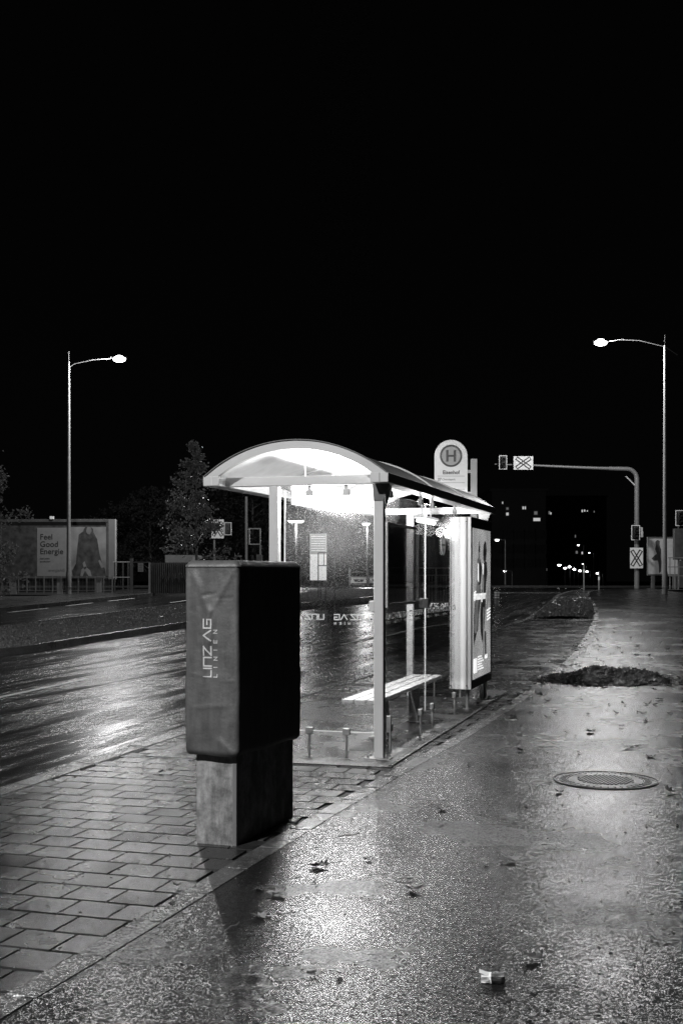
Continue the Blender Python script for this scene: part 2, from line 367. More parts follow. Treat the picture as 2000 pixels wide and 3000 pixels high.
# paving slabs, each tilted a hair
A = math.atan(.305); ua = Vector((math.sin(A), math.cos(A))); ra = Vector((math.cos(A), -math.sin(A)))
mb = MB(); SW, SL = .25, .24
org = Vector((-.62, 5.12))
for j in range(-18, 135):
    for i in range(-30, 16):
        c = org+ra*((i+(.5 if j % 2 else 0))*SW)+ua*(j*SL)
        if c.y > 34.8 or c.y < 2.6: continue
        if not (kerbX(c.y)+.14 < c.x < edgeX(c.y)+.01): continue
        tx, ty = RS.normal(0, .003), RS.normal(0, .003); dz = RS.normal(0, .0002); hw, hl = SW/2-.003, SL/2-.008
        vs = []
        for (a, b, zz) in [(-hw, -hl, -.014), (hw, -hl, -.014), (hw, hl, -.014), (-hw, hl, -.014), (-hw+.004, -hl+.004, 0), (hw-.004, -hl+.004, 0), (hw-.004, hl-.004, 0), (-hw+.004, hl-.004, 0)]:
            p = c+ra*a+ua*b; vs.append((p.x, p.y, zt(c.y)+zz+dz+a*tx+b*ty-.001))
        mb.add(vs, [(4, 5, 6, 7), (0, 1, 5, 4), (1, 2, 6, 5), (2, 3, 7, 6), (3, 0, 4, 7)])
mb.obj('paving', M_slab, kind='structure', smooth=False)
surf('paving', lambda y: kerbX(y)+.1, lambda y: edgeX(y)+.02, 46.5, 57, .001, M_slab)
# shelter frame
AS = math.atan2(.283, .959)
SH = Matrix.Translation((.32, 10.02, 0)) @ Matrix.Rotation(-AS, 4, 'Z')
MB().add([(-1.95, -.42, .004), (.20, -.42, .004), (.20, 6.1, .004), (-1.95, 6.1, .004)], [(0, 1, 2, 3)], SH).obj('asphalt_apron', M_patch, kind='structure')
MB().box(.17, .20, -.38, 6.1, -.01, .012, SH).obj('kerb', M_kerb, kind='structure')
# markings
def mark(path, wd, dz=-.116, name='road_marking'):
    mb = MB()
    vs = []
    for i, (x, y) in enumerate(path):
        a = Vector(path[max(0, i-1)]); b = Vector(path[min(len(path)-1, i+1)]); d = (b-a).normalized(); nrm = Vector((d.y, -d.x))*wd/2
        for sg in (-1, 1): vs.append((x+nrm.x*sg, y+nrm.y*sg, zt(y)+dz))
    mb.add(vs, [(2*i, 2*i+1, 2*i+3, 2*i+2) for i in range(len(path)-1)])
    return mb.obj(name, M_mark if name == 'road_marking' else M_joint, kind='structure', smooth=False)
def seg(p, q, n=6):
    return [(p[0]+(q[0]-p[0])*t/n, p[1]+(q[1]-p[1])*t/n) for t in range(n+1)]
g = lambda x, y: G(x, y, -.12)
mark(seg(g(-60, 2056), g(250, 1990)), .12)
mark([g(1000, 1888), g(1139, 1861), g(1200, 1846), g(1250, 1836), g(1320, 1827)], .12)
mark(seg(g(-60, 2072), g(552, 1957), 12), .03, -.117, 'road_seam')
for a, b in [((-150, 1812), (-60, 1803)), ((25, 1795), (141, 1782.5)), ((195, 1775.5), (271, 1766.5)), ((318, 1761.5), (393, 1753.6)), ((500, 1766), (551, 1759))]:
    mark(seg(g(*a), g(*b), 3), .14, -.111)
mark(seg(g(1452, 1737), g(1640, 1737), 3), .3)
pa, pb = G(1722, 1855), G(2150, 1857)
mark(seg(pa, pb, 4), .05, .006, 'path_seam')
# ------------------------------------------------------------------ vegetation
def blades(name, pts, h, mat, label=None, cat=None, kind='stuff', wd=.012):
    mb = MB(); vs = []; fs = []
    for (x, y, z) in pts:
        a = RS.uniform(0, 2*PI); hh = h*RS.uniform(.5, 1.3); l = RS.uniform(-.5, .5, 2)*hh
        dx, dy = math.cos(a)*wd, math.sin(a)*wd; o = len(vs)
        vs += [(x-dx, y-dy, z), (x+dx, y+dy, z), (x+l[0], y+l[1], z+hh)]; fs.append((o, o+1, o+2))
    mb.add(vs, fs); o = mb.obj(name, mat, kind=kind, smooth=False)
    if label: o['label'] = label
    if cat: o['category'] = cat
    return o
surf('verge', lambda y: medF(y)+.13, lambda y: medN(y)-.13, 8, 58, .01, M_soil, nx=4)
pts = []
for _ in range(60000):
    y = 20+38*RS.rand()**1.3; f = RS.rand(); x = medF(y)+.15+(4.0)*f
    if abs(x) < y*.3+1: pts.append((x, y, zt(y)+.01))
blades('grass', pts, .04, M_grass, 'wet short grass on the median strip between the two carriageways', 'grass', wd=.014)
def leafmb(mb, x, y, z, s, rot, tilt=.25, curl=.25, M=None):
    "lobed leaf"
    ctrl = [(0, .95), (.12, .5), (.45, .62), (.38, .3), (.85, .42), (.62, .12), (.95, -.1), (.5, -.2), (.55, -.55), (.2, -.4), (0, -.45)]
    out = [(a, b) for a, b in ctrl]+[(-a, b) for a, b in ctrl[1:-1]][::-1]
    n = len(out); R = Matrix.Translation((x, y, z)) @ Matrix.Rotation(rot, 4, 'Z') @ Matrix.Rotation(tilt*RS.uniform(-1, 1), 4, 'X') @ Matrix.Rotation(tilt*RS.uniform(-1, 1), 4, 'Y')
    if M is not None: R = M @ R
    c1, c2 = RS.uniform(-1, 1)*curl, RS.uniform(.2, 1)*curl
    def zf(a, b): return s*(c1*a*b*1.5+c2*(a*a+b*b)*.95+RS.uniform(-.05, .05)*curl*3)
    vs = [(0, 0, 0)]+[(a*s*.5, b*s*.5, zf(a, b)*.5) for a, b in out]+[(a*s, b*s, zf(a, b)) for a, b in out]
    fs = [(0, 1+i, 1+(i+1) % n) for i in range(n)]+[(1+i, 1+n+i, 1+n+(i+1) % n, 1+(i+1) % n) for i in range(n)]
    mb.add(vs, fs, R)
    mb.tube([(0, 0, .001), (s*.1, -s*.7, s*.05), (s*.25, -s*1.25, s*.12)], [s*.02, s*.018, s*.02], 5, R)
# traffic island mound with leaf litter
mb = MB(); ys = np.arange(34.9, 47.3, .5); vs = []; nx = 8
for y in ys:
    a, b = kerbX(y)+.2, edgeX(y)-.1; tt = (y-34.9)/(47-34.9)
    for i in range(nx+1):
        q = i/nx; hgt = .16*math.sin(PI*q)**.5*math.sin(PI*min(1, tt+.06))**.4
        vs.append((a+(b-a)*q, y, zt(y)+.01+hgt))
n = nx+1
mb.add(vs, [(j*n+i, j*n+i+1, (j+1)*n+i+1, (j+1)*n+i) for j in range(len(ys)-1) for i in range(nx)]).obj('planted_island', M_soil, kind='structure')
pts = []
for _ in range(16000):
    j = RS.randint(0, len(vs)-n-1); v_ = vs[j]; pts.append((v_[0]+RS.uniform(-.3, .3), v_[1]+RS.uniform(-.3, .3), v_[2]-.02))
pts = [p for p in pts if kerbX(p[1])+.2 < p[0] < edgeX(p[1])-.05 and p[1] > 34.85]
blades('ground_cover', pts, .08, M_grass, 'low wet ground cover on the island at the end of the platform', 'ground cover', wd=.02)
mb = MB()
for _ in range(160):
    v_ = vs[RS.randint(0, len(vs))]; leafmb(mb, v_[0]+RS.uniform(-.2, .2), min(47, max(34.9, v_[1]+RS.uniform(-.3, .3))), v_[2]+.1, RS.uniform(.05, .09), RS.uniform(0, 6), .7)
o = mb.obj('leaf_litter', M_fleafl, kind='stuff'); o['label'] = 'pale wet leaves strewn over the planted island'; o['category'] = 'leaves'
mb = MB()
for _ in range(170):
    y = 22+25*RS.rand()**1.5; x = medF(y)+.2+3.8*RS.rand(); leafmb(mb, x, y, zt(y)+.07, RS.uniform(.04, .07), RS.uniform(0, 6), .6)
o = mb.obj('leaf_litter', M_fleafl, kind='stuff'); o['label'] = 'pale wet leaves strewn over the grass median'; o['category'] = 'leaves'
def tree(label, x, y, h, crown_r, z_crown, nleaf, lsize, mat, seed, profile=None, trunk_r=.05, loc_lean=(0, 0), group=None, cone=.5):
    rs = np.random.RandomState(seed); t = thing('tree', label, 'tree', (x, y, zt(y)), 0, group)
    tr = MB(); top = Vector((loc_lean[0], loc_lean[1], h*.97)); tr.tube([(0, 0, 0), (0.01, 0, h*.3), (loc_lean[0]*.5, loc_lean[1]*.5, h*.6), top], [trunk_r, trunk_r*.8, trunk_r*.5, .006], 8)
    tips = []
    nb = 21 if nleaf < 5000 else 34
    for i in range(nb):
        q = (i+.5)/nb; zb = z_crown+(h-z_crown)*q*.95; a = i*2.399+rs.uniform(-.3, .3)
        r = crown_r*(profile(q) if profile else (1-q)**cone)*rs.uniform(.5, 1.3)
        b0 = Vector((loc_lean[0]*zb/h, loc_lean[1]*zb/h, zb)); e = b0+Vector((math.cos(a)*r, math.sin(a)*r, r*rs.uniform(-.05, .65)))
        m1 = b0.lerp(e, .5)+Vector((0, 0, r*.12)); tr.tube([b0, m1, e], [.018*trunk_r/.05, .011, .004], 5)
        for f_ in np.linspace(.25, 1, 6): tips.append((b0.lerp(m1, f_*2) if f_ < .5 else m1.lerp(e, f_*2-1), .18+.22*r))
        for k2 in range(3):
            f_ = rs.uniform(.4, 1); s0 = m1.lerp(e, f_); e2 = s0+Vector(rs.normal(0, 1, 3)).normalized()*r*.35; tr.tube([s0, e2], [.006, .003], 4); tips.append((e2, .16+.08*r))
    tr.obj('trunk', M_bark, t)
    vs = []; fs = []
    for _ in range(nleaf):
        c, sp = tips[rs.randint(len(tips))]; p = c+Vector(rs.normal(0, 1, 3))*sp*.33
        d = Vector(rs.normal(0, 1, 3)).normalized(); e = d.cross(Vector(rs.normal(0, 1, 3))).normalized(); s_ = lsize*rs.uniform(.6, 1.2); nn = d.cross(e)*s_*.2; o_ = len(vs)
        vs += [p-d*s_*.5, p+e*s_*.32+nn-d*s_*.1, p+e*s_*.2+d*s_*.25+nn, p+d*s_*.5, p-e*s_*.2+d*s_*.25+nn, p-e*s_*.32+nn-d*s_*.1]
        fs += [(o_, o_+1, o_+2, o_+3), (o_, o_+3, o_+4, o_+5)]
    MB().add(vs, fs).obj('crown', mat, t, smooth=False)
    return t
def prof_main(q):
    return float(np.interp(q, [0, .12, .3, .45, .6, .75, .88, 1], [.6, 1.12, 1.1, .6, .5, .24, .26, .12]))
tx, ty_ = (575-1000)/F*38, 38
tree('slender young tree with glinting wet leaves on the grass median', tx, ty_, 5.55, 1.15, 1.55, 3700, .105, M_leaf, 5, prof_main, .055)
t = tree('low leafy twigs of a tree at the left edge of the picture', -125/1000*30-5.2-.05, 30, 5.0, 1.15, .9, 2600, .11, M_leaf, 9, None, .06)
# back row of dark trees and shrubs across the street
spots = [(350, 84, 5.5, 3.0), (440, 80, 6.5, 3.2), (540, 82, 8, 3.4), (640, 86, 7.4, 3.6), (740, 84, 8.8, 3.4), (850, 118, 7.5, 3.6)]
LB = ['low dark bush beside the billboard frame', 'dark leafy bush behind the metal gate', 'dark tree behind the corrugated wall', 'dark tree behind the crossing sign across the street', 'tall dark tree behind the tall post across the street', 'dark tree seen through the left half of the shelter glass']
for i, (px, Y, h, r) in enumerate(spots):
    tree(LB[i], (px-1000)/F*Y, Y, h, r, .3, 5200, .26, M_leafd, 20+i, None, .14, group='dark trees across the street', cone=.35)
# ------------------------------------------------------------------ bus shelter (local x = towards the path, y = away, z = up)
sh = thing('bus_shelter', 'lit glass bus shelter with curved white roof on the paved platform', 'bus shelter', (.32, 10.02, 0), -AS)
XL, XR, ZB, ZT_ = -.93, 0.0, 2.305, 2.388
Y1 = 5.1; YA, YE = -.2, 5.3
for (x, y) in ((0, 0), (XL, 0), (0, Y1), (XL, Y1)):
    p = B(x-.04, x+.04, y-.04, y+.04, .012, ZB-.001).obj('post', M_alu, sh, .005)
    B(x-.12, x+.1, y-.07, y+.07, .002, .013).obj('base_plate', M_steel, p, .002)
    for bx, by in ((-.09, -.045), (-.09, .045), (.075, -.045), (.075, .045)): MB().tube([(x+bx, y+by, .011), (x+bx, y+by, .035)], .011, 6).obj('bolt', M_steel, p)
    if x == 0:
        MB().prism([(-.05, 0), (.1, 0), (.045, -.14), (-.04, -.14)], .005, frame((x, y-.042, ZB), (1, 0, 0), (0, 0, 1))).obj('gusset', M_alud if y else M_darkg, p)
        MB().prism([(.03, 0), (.22, 0), (.03, -.2)], .006, frame((x+.042, y, ZB), (0, 1, 0), (0, 0, 1))).obj('gusset', M_darkg, p)
for y in (0, Y1): B(-1.368, -.026, y-.036, y+.036, ZB+.002, ZT_-.002).obj('cross_beam', M_alu, sh, .004)
r = B(-.03, .124, YA, YE, ZB, ZT_).obj('gutter_rail', M_alu, sh, .006)
B(.0485, .0525, YA-.0015, YA+.002, ZB+.004, ZT_-.004).obj('joint_line', M_black, r)
r2 = B(-1.512, -1.366, YA, YE, ZB, ZT_).obj('gutter_rail', M_alu, sh, .006)
B(-1.437, -1.433, YA-.0015, YA+.002, ZB+.004, ZT_-.004).obj('joint_line', M_white, r2)
XC, RO, ZC, HA = -.695, 1.255, 1.421, math.radians(39.6)
def arc(r0, r1, y0, y1, n=40, ha=HA):
    vs = []
    for i in range(n+1):
        a = -ha+2*ha*i/n
        for (r_, y) in ((r0, y0), (r1, y0), (r1, y1), (r0, y1)): vs.append((XC+r_*math.sin(a), y, ZC+r_*math.cos(a)))
    fs = [(4*i+j, 4*i+(j+1) % 4, 4*i+4+(j+1) % 4, 4*i+4+j) for i in range(n) for j in range(4)]+[(3, 2, 1, 0), (4*n, 4*n+1, 4*n+2, 4*n+3)]
    return MB().add(vs, fs)
arc(1.183, RO, YA+.004, YA+.05).obj('arch_rib', M_alu, sh)
for y in (1.62, 3.44): arc(1.213, 1.262, y-.014, y+.014).obj('arch_rib', M_alu, sh)
arc(1.183, RO, YE-.05, YE-.004).obj('arch_rib', M_alu, sh)
k = NT('roof_sheet'); v = k.coord(); dr = k.noise(v, 6, 5)
k.link(k.grey(k.rng(dr, .3, .7, .7, .85)), k.b.inputs['Base Color']); k.b.inputs['Roughness'].default_value = .3
k.b.inputs['Transmission Weight'].default_value = 0; M_roof = k.m
for a, b in ((YA+.05, 1.606), (1.634, 3.426), (3.454, YE-.05)):
    rp = arc(1.236, 1.243, a, b, ha=math.radians(39.3)).obj('roof_panel', M_roof, sh); arc(1.2435, 1.2475, a, b, ha=math.radians(39.3)).obj('added_dark_skin', M_darkg, rp)  # dark sheet added over the pale roof so its lamplit top stays dark
arc(1.2555, 1.262, YA-.01, YA+.06, ha=math.radians(39.8)).obj('edge_trim', M_alud, sh)
# lamp: opaque hood over a fluorescent tube box
fx, fz = -.9, 2.2
hood = MB().add([(fx-.075, .55, 2.185), (fx-.085, .55, 2.385), (fx+.01, .55, 2.41), (fx+.01, .55, 2.37), (fx-.065, .55, 2.35), (fx-.062, .55, 2.185),
                 (fx-.075, 1.95, 2.185), (fx-.085, 1.95, 2.385), (fx+.01, 1.95, 2.41), (fx+.01, 1.95, 2.37), (fx-.065, 1.95, 2.35), (fx-.062, 1.95, 2.185)],
                [(i, (i+1) % 6, 6+(i+1) % 6, 6+i) for i in range(6)]+[(0, 5, 4, 1), (1, 4, 3, 2), (6, 7, 10, 11), (7, 8, 9, 10)])
lf = hood.obj('lamp_housing', M_alu, sh, smooth=False)
MB().tube([(fx-.01, .6, 2.25), (fx-.01, 1.9, 2.25)], .04, 16).obj('tube', M_tube, lf)
B(-.65, -.55, 4.05, 5.05, 2.215, 2.25).obj('lamp_housing', M_alu, sh, .004); MB().tube([(-.6, 4.1, 2.185), (-.6, 5.0, 2.185)], .022, 12).obj('tube', M_tube2, lf)
def inner_light(x, y, z, watts, r_=.07):
    l = bpy.data.lights.new('lamp_light', 'POINT'); l.energy = watts; l.shadow_soft_size = r_
    lo = bpy.data.objects.new('lamp_light', l); COL.objects.link(lo); lo.parent = sh; lo.location = (x, y, z)
for y in (.8, 1.25, 1.7): inner_light(fx+.105, y, 2.235, TUBE/3)
for y in (4.3, 4.8): inner_light(-.6, y, 2.09, TUBE*.16)
for y in (4.3, 4.8): B(-.61, -.59, y-.01, y+.01, 2.2505, 2.66).obj('hanger', M_alu, lf)
for y in (.8, 1.7): B(fx-.024, fx-.016, y-.004, y+.004, 2.40, 2.645).obj('hanger', M_alu, lf)
# glass
def pane(x0, x1, y0, y1, z0, z1, m): return B(x0, x1, y0, y1, z0, z1).obj('glass_panel', m, sh, smooth=False)
gf = pane(-.835, -.05, -.004, .004, .22, 2.255, M_glassf)
B(-.0499, -.041, -.006, .006, .22, 2.255).obj('panel_edge', M_edge, gf); B(-.844, -.8355, -.006, .006, .22, 2.255).obj('panel_edge', M_edge, gf)
B(-.835, -.05, -.003, .003, .214, .2195).obj('panel_edge', M_edge, gf)
gr1 = pane(-.004, .004, .09, 1.765, .21, 2.24, M_glass); gr2 = pane(-.004, .004, 1.79, 3.62, .21, 2.24, M_glass)
B(-.004, .004, 1.766, 1.771, .21, 2.24).obj('panel_edge', M_edge, gr1); B(-.003, .003, .085, .0895, .21, 2.24).obj('panel_edge', M_edge, gr1)
gb = pane(-.835, -.05, Y1-.004, Y1+.004, .22, 2.255, M_glass)
B(-.06, .035, 1.755, 1.80, 1.22, 1.31).obj('glass_clamp', M_black, sh, .004)
# lettering on the glass, read from inside on the near panels
mb = MB()
M_ = frame((-.085-.31, -.0045, 1.165), (1, 0, 0), (0, 0, 1))
for kx in range(2): 
    strokes(mb, 'LInZ AG', .043, .0085, .3, M_, x0=-kx*.4, mirror=True); strokes(mb, 'LINIEN', .018, .004, 1.75, M_, x0=-kx*.4, y0=-.042, mirror=True)
mb.obj('lettering', M_white, gf, smooth=False)
for gp, ya, yb in ((gr1, .14, 1.7), (gr2, 1.83, 3.5)):
    mb = MB(); y = ya
    while y+.3 < yb:
        M_ = frame((.0045, y, 1.165), (0, 1, 0), (0, 0, 1))
        strokes(mb, 'LInZ AG', .043, .0085, .3, M_, mirror=True); strokes(mb, 'LINIEN', .018, .0045, 1.75, M_, y0=-.042, mirror=True); y += .385
    mb.obj('lettering', M_white, gp, smooth=False)
mb = MB(); M_ = frame((-.70, Y1-.0045, 1.145), (1, 0, 0), (0, 0, 1))
strokes(mb, 'LInZ AG', .036, .007, .3, M_); strokes(mb, 'LINIEN', .017, .0035, 1.55, M_, y0=-.035); mb.obj('lettering', M_posterm, gb, smooth=False)
def disc(r0, r1, d, M, n=40):
    mb = MB(); vs = []
    for i in range(n):
        a = 2*PI*i/n
        for r_ in (r0, r1):
            vs.append((r_*math.cos(a), r_*math.sin(a), d))
    return mb.add(vs, [(2*i, 2*i+1, 2*((i+1) % n)+1, 2*((i+1) % n)) for i in range(n)], M)
st = disc(0.0001, .105, .001, frame((.0045, 2.62, 1.855), (0, 1, 0), (0, 0, 1))).obj('sticker', M_posterm, gr2)
disc(.088, .108, .002, frame((.0045, 2.62, 1.855), (0, 1, 0), (0, 0, 1))).obj('sticker_ring', M_white, st)
B(.0045, .007, 2.535, 2.705, 1.845, 1.867).obj('sticker_band', M_darkg, st)
B(.0045, .007, 2.60, 2.645, 1.785, 1.82).obj('sticker_mark', M_darkg, st)
# notice board hung inside the first path-side panel
nb_ = B(-.03, -.012, .32, 1.52, 1.29, 1.98).obj('notice_board', M_glassd, sh)
mb = MB()
for a in ((.30, .335, 1.27, 2.0), (1.505, 1.53, 1.27, 2.0)): mb.box(-.034, -.008, a[0], a[1], a[2], a[3])
mb.box(-.034, -.008, .335, 1.505, 1.975, 2.0); mb.box(-.034, -.008, .335, 1.505, 1.27, 1.295)
mb.obj('frame', M_alud, nb_)
B(-.036, -.007, .296, .318, 1.26, 2.0).obj('edge_strip', M_alu, nb_)
# clamps and feet
def foot(x, y, z, along):
    f_ = MB().tube([(x, y, .004), (x, y, z)], .012, 10).obj('glass_foot', M_steel, sh)
    (B(x-.031, x+.031, y-.02, y+.02, z-.01, z+.045) if along == 'x' else B(x-.02, x+.02, y-.031, y+.031, z-.01, z+.05)).obj('clamp', M_steel, f_, .004)
def hang(x, y, z, along, m):
    h_ = (B(x-.03, x+.03, y-.022, y+.022, z-.03, z+.018) if along == 'x' else B(x-.022, x+.022, y-.025, y+.025, z-.035, z+.02)).obj('glass_clamp', m, sh, .004)
    B(x-.012, x+.012, y-.012, y+.012, z+.018, ZB).obj('hanger', m, h_)
for x in (-.62, -.29): foot(x, 0, .2, 'x'); hang(x, 0, 2.25, 'x', M_alu)
for y in (.36, 1.56, 2.1, 3.25): foot(0, y, .2, 'y'); hang(0, y, 2.25, 'y', M_black)
for x in (-.62, -.29): foot(x, Y1, .2, 'x')
B(-.085, -.042, -.03, .012, 1.235, 1.325).obj('glass_clamp', M_alu, sh, .004)
B(.042, .09, .02, .05, .22, .36).obj('bracket', M_steel, sh, .003)
B(-.79, -.7, Y1-.06, Y1-.04, 2.24, 2.30).obj('junction_box', M_alu, sh, .003)
# ------------------------------------------------------------------ bench
bn = thing('bench', 'slatted wooden bench inside the glass shelter', 'bench', tuple((SH @ Vector((-.29, 1.79, 0)))), -AS)
for i in range(3): B(-.165+i*.115, -.165+i*.115+.1, -1.37, 1.40, .405, .445).obj('slat', M_wood, bn, .006)
for y in (-.55, .75):
    lg = B(-.05, .05, y-.04, y+.04, .012, .36).obj('leg', M_alud, bn, .004)
    B(-.13, .13, y-.06, y+.06, .002, .014).obj('base_plate', M_steel, lg)
    MB().prism([(-.15, 0), (.16, 0), (.1, -.05), (-.1, -.05)], .04, frame((0, y+.02, .403), (1, 0, 0), (0, 0, 1))).obj('bracket', M_alud, lg)
B(-.03, .03, -.9, .95, .36, .403).obj('rail', M_alud, bn)
# ------------------------------------------------------------------ advertising case
ad = thing('advertising_case', 'upright advertising case with a fashion poster at the end of the shelter', 'advertising case', tuple((SH @ Vector((0, 3.74, 0)))), -AS)
L_, z0, z1 = 1.40, .24, 2.2
body = MB()
prof = [(-.15, 0), (-.12, -.012), (-.03, -.02), (.05, -.012), (.09, 0)]
poly = prof+[(.09, L_), (-.15, L_)]
body.prism(poly, z1-z0, Matrix.Translation((0, 0, z0))); bo = body.obj('housing', M_alu, ad, ang=60)
B(.0, .1, -.004, L_+.002, z0-.004, z1+.004).obj('door_frame', M_black, ad, .004)
B(.06, .098, -.012, -.003, z0-.002, z1+.001).obj('corner_strip', M_alu, bo, .003)
for x in (-.135, .047): 
    B(x-.0015, x+.0015, -.026, -.012, z0+.002, z1-.002).obj('joint_line', M_black, bo)
    for zz in (z0+.04, z1-.05): MB().tube([(x, -.028, zz), (x, -.01, zz)], .009, 8).obj('screw', M_black, bo)
PM = frame((.1015, 0, 0), (0, 1, 0), (0, 0, 1))
po = B(.0995, .1025, .07, L_-.1, z0+.1, z1-.12).obj('poster', M_poster, ad)
PM = frame((.103, .07, z0+.1), (0, 1, 0), (0, 0, 1)); PW, PH = L_-.17, z1-z0-.22
def pp(pts, m, name='poster_print', d=.001, k=0): return MB().prism([(a*PW, b*PH) for a, b in pts], d, PM @ Matrix.Translation((0, 0, k*.0012))).obj(name, m, po, smooth=False)
figL = [(.10, .30), (.28, .32), (.33, .52), (.36, .62), (.42, .72), (.40, .79), (.36, .81), (.36, .85), (.38, .89), (.34, .92), (.29, .90), (.28, .84), (.30, .81), (.22, .79), (.18, .70), (.21, .64), (.2, .55), (.1, .45), (.05, .34)]
pp([(.05, .22), (.2, .3), (.42, .52), (.4, .63), (.22, .64), (.16, .56), (.05, .4)], M_posterd)
pp(figL, M_posterm, k=1)
pp([(.28, .62), (.42, .63), (.5, .73), (.4, .79), (.3, .73)], M_posterd, k=2)
pp([(.42, .30), (.52, .22), (.6, .3), (.7, .48), (.72, .62), (.8, .7), (.76, .78), (.66, .79), (.56, .76), (.5, .68), (.46, .55), (.4, .42)], M_posterd, k=1)
pp([(.56, .80), (.6, .78), (.72, .79), (.76, .86), (.72, .915), (.64, .925), (.57, .89), (.55, .84)], M_posterd, k=2)
pp([(.46, .6), (.56, .56), (.6, .66), (.54, .73), (.48, .7)], M_posterm, k=3)
pp([(.7, .44), (.82, .46), (.9, .56), (.84, .6), (.76, .56)], M_posterm, k=2)
pp([(.5, .12), (.58, .12), (.66, .3), (.56, .32)], M_posterm, k=2); pp([(.66, .13), (.74, .12), (.72, .3), (.64, .3)], M_posterd, k=2)
pp([(.24, .66), (.3, .64), (.29, .76), (.25, .77)], M_posterw, k=4); pp([(.52, .7), (.56, .69), (.58, .76), (.54, .77)], M_posterw, k=4)
pp([(.3, .845), (.36, .845), (.36, .885), (.31, .885)], M_bill, k=4); pp([(.6, .82), (.67, .82), (.66, .87), (.61, .87)], M_billm, k=4)
pp([(.2, .31), (.24, .31), (.3, .5), (.27, .51)], M_posterd, k=4); pp([(.54, .32), (.57, .32), (.6, .46), (.57, .47)], M_posterm, k=4)
text('#frausorgtvor', .105, PM @ Matrix.Translation((.05*PW, .525*PH, .006)), M_posterw, po, bold=.02, wscale=.93)
mb = MB()
for i in range(4): mb.prism([(.78*PW, (.37+i*.022)*PH), (.97*PW, (.385+i*.022)*PH), (.97*PW, (.393+i*.022)*PH), (.78*PW, (.378+i*.022)*PH)], .001, PM @ Matrix.Translation((0, 0, .005)))
for i in range(6): mb.box(.26*PW, (.26+.3)*PW-.05*(i % 3)*PW, (.05+i*.017)*PH, (.05+i*.017+.007)*PH, .005, .006, PM)
mb.box(.04*PW, .2*PW, .04*PH, .135*PH, .005, .006, PM)
mb.obj('poster_print', M_posterw, po, smooth=False)
text('MEIN', .05, PM @ Matrix.Translation((.66*PW, .11*PH, .005)), M_posterw, po, bold=.02)
B(.1045, .1062, .05, L_-.07, z0+.08, z1-.1).obj('door_glass', M_glass, ad)
for yy in (.12, 1.2):
    lg = MB().tube([(.03, yy, .004), (.03, yy, z0+.01)], .02, 12).obj('leg', M_steel, ad); MB().tube([(.03, yy, .003), (.03, yy, .012)], .05, 16).obj('base_plate', M_steel, lg)
# ------------------------------------------------------------------ covered ticket machine
tm = thing('ticket_machine', 'ticket machine wrapped in a dark fabric cover on a concrete plinth', 'ticket machine', (-.599, 6.81, 0), -math.atan2(.288, .83))
DW, DD = .252, .885
B(-DW, 0, 0, DD, -.02, .60).obj('plinth', M_conc, tm, .006)
B(-.022, .0025, -.0025, .03, -.01, .598).obj('corner_profile', M_alud, tm, .002)
mb = MB(); OV = .045; x0, x1, y0, y1 = -DW-.044, .04, -.06, DD+.04; rc = .022; z0, z1 = .515, 1.592
per = []
def addseg(a, b, n):
    for i in range(n): per.append((a[0]+(b[0]-a[0])*i/n, a[1]+(b[1]-a[1])*i/n))
def addc(cx, cy, a0):
    for i in range(5): a = a0+i*PI/8*1.0; per.append((cx+rc*math.cos(a), cy+rc*math.sin(a)))
addseg((x0+rc, y0), (x1-rc, y0), 46); addc(x1-rc, y0+rc, -PI/2); addseg((x1, y0+rc), (x1, y1-rc), 60); addc(x1-rc, y1-rc, 0)
addseg((x1-rc, y1), (x0+rc, y1), 20); addc(x0+rc, y1-rc, PI/2); addseg((x0, y1-rc), (x0, y0+rc), 30); addc(x0+rc, y0+rc, PI)
def line_d(p, a, b):
    p, a, b = Vector(p), Vector(a), Vector(b); d = b-a; t_ = max(0, min(1, (p-a).dot(d)/d.length_squared)); return (p-(a+d*t_)).length, t_
from mathutils import noise as mnoise
def disp(x, y, z, f, q):
    "f 0..1 across the front, q 0..1 up"
    n_ = mnoise.noise(Vector((x*6, y*6, z*3)))*.006+mnoise.noise(Vector((x*17, y*17, z*9)))*.0022
    d = n_
    if y < y0+.03:
        W = (x1-x0); a = (f*W, (z-z0))
        H = z1-z0
        for (p1, p2, amp, wd) in [((.05, H*.98), (.15, H*.77), .0075, .022), ((.31, H*.985), (.15, H*.73), .007, .017), ((.145, H*.74), (.14, H*.56), .0075, .02), ((.2, H*.78), (.16, H*.6), .005, .013), ((.06, H*.9), (.09, H*.6), .005, .02), ((.02, H*.42), (.3, H*.405), -.003, .004), ((.16, H*.835), (.3, H*.835), -.003, .004),
                                  ((.10, H*.845), (.2, H*.86), -.006, .005), ((.02, H*.43), (.3, H*.40), .003, .01), ((.03, H*.25), (.28, H*.27), .003, .014), ((.2, H*.1), (.3, H*.02), .006, .02),
                                  ((.04, H*.95), (.035, H*.1), .003, .02), ((.24, H*.6), (.27, H*.3), .003, .02)]:
            dl, t_ = line_d(a, p1, p2); d += amp*math.exp(-(dl/wd)**2)*min(1, 4*t_+.2)
    return d
NR = 110; rows = []
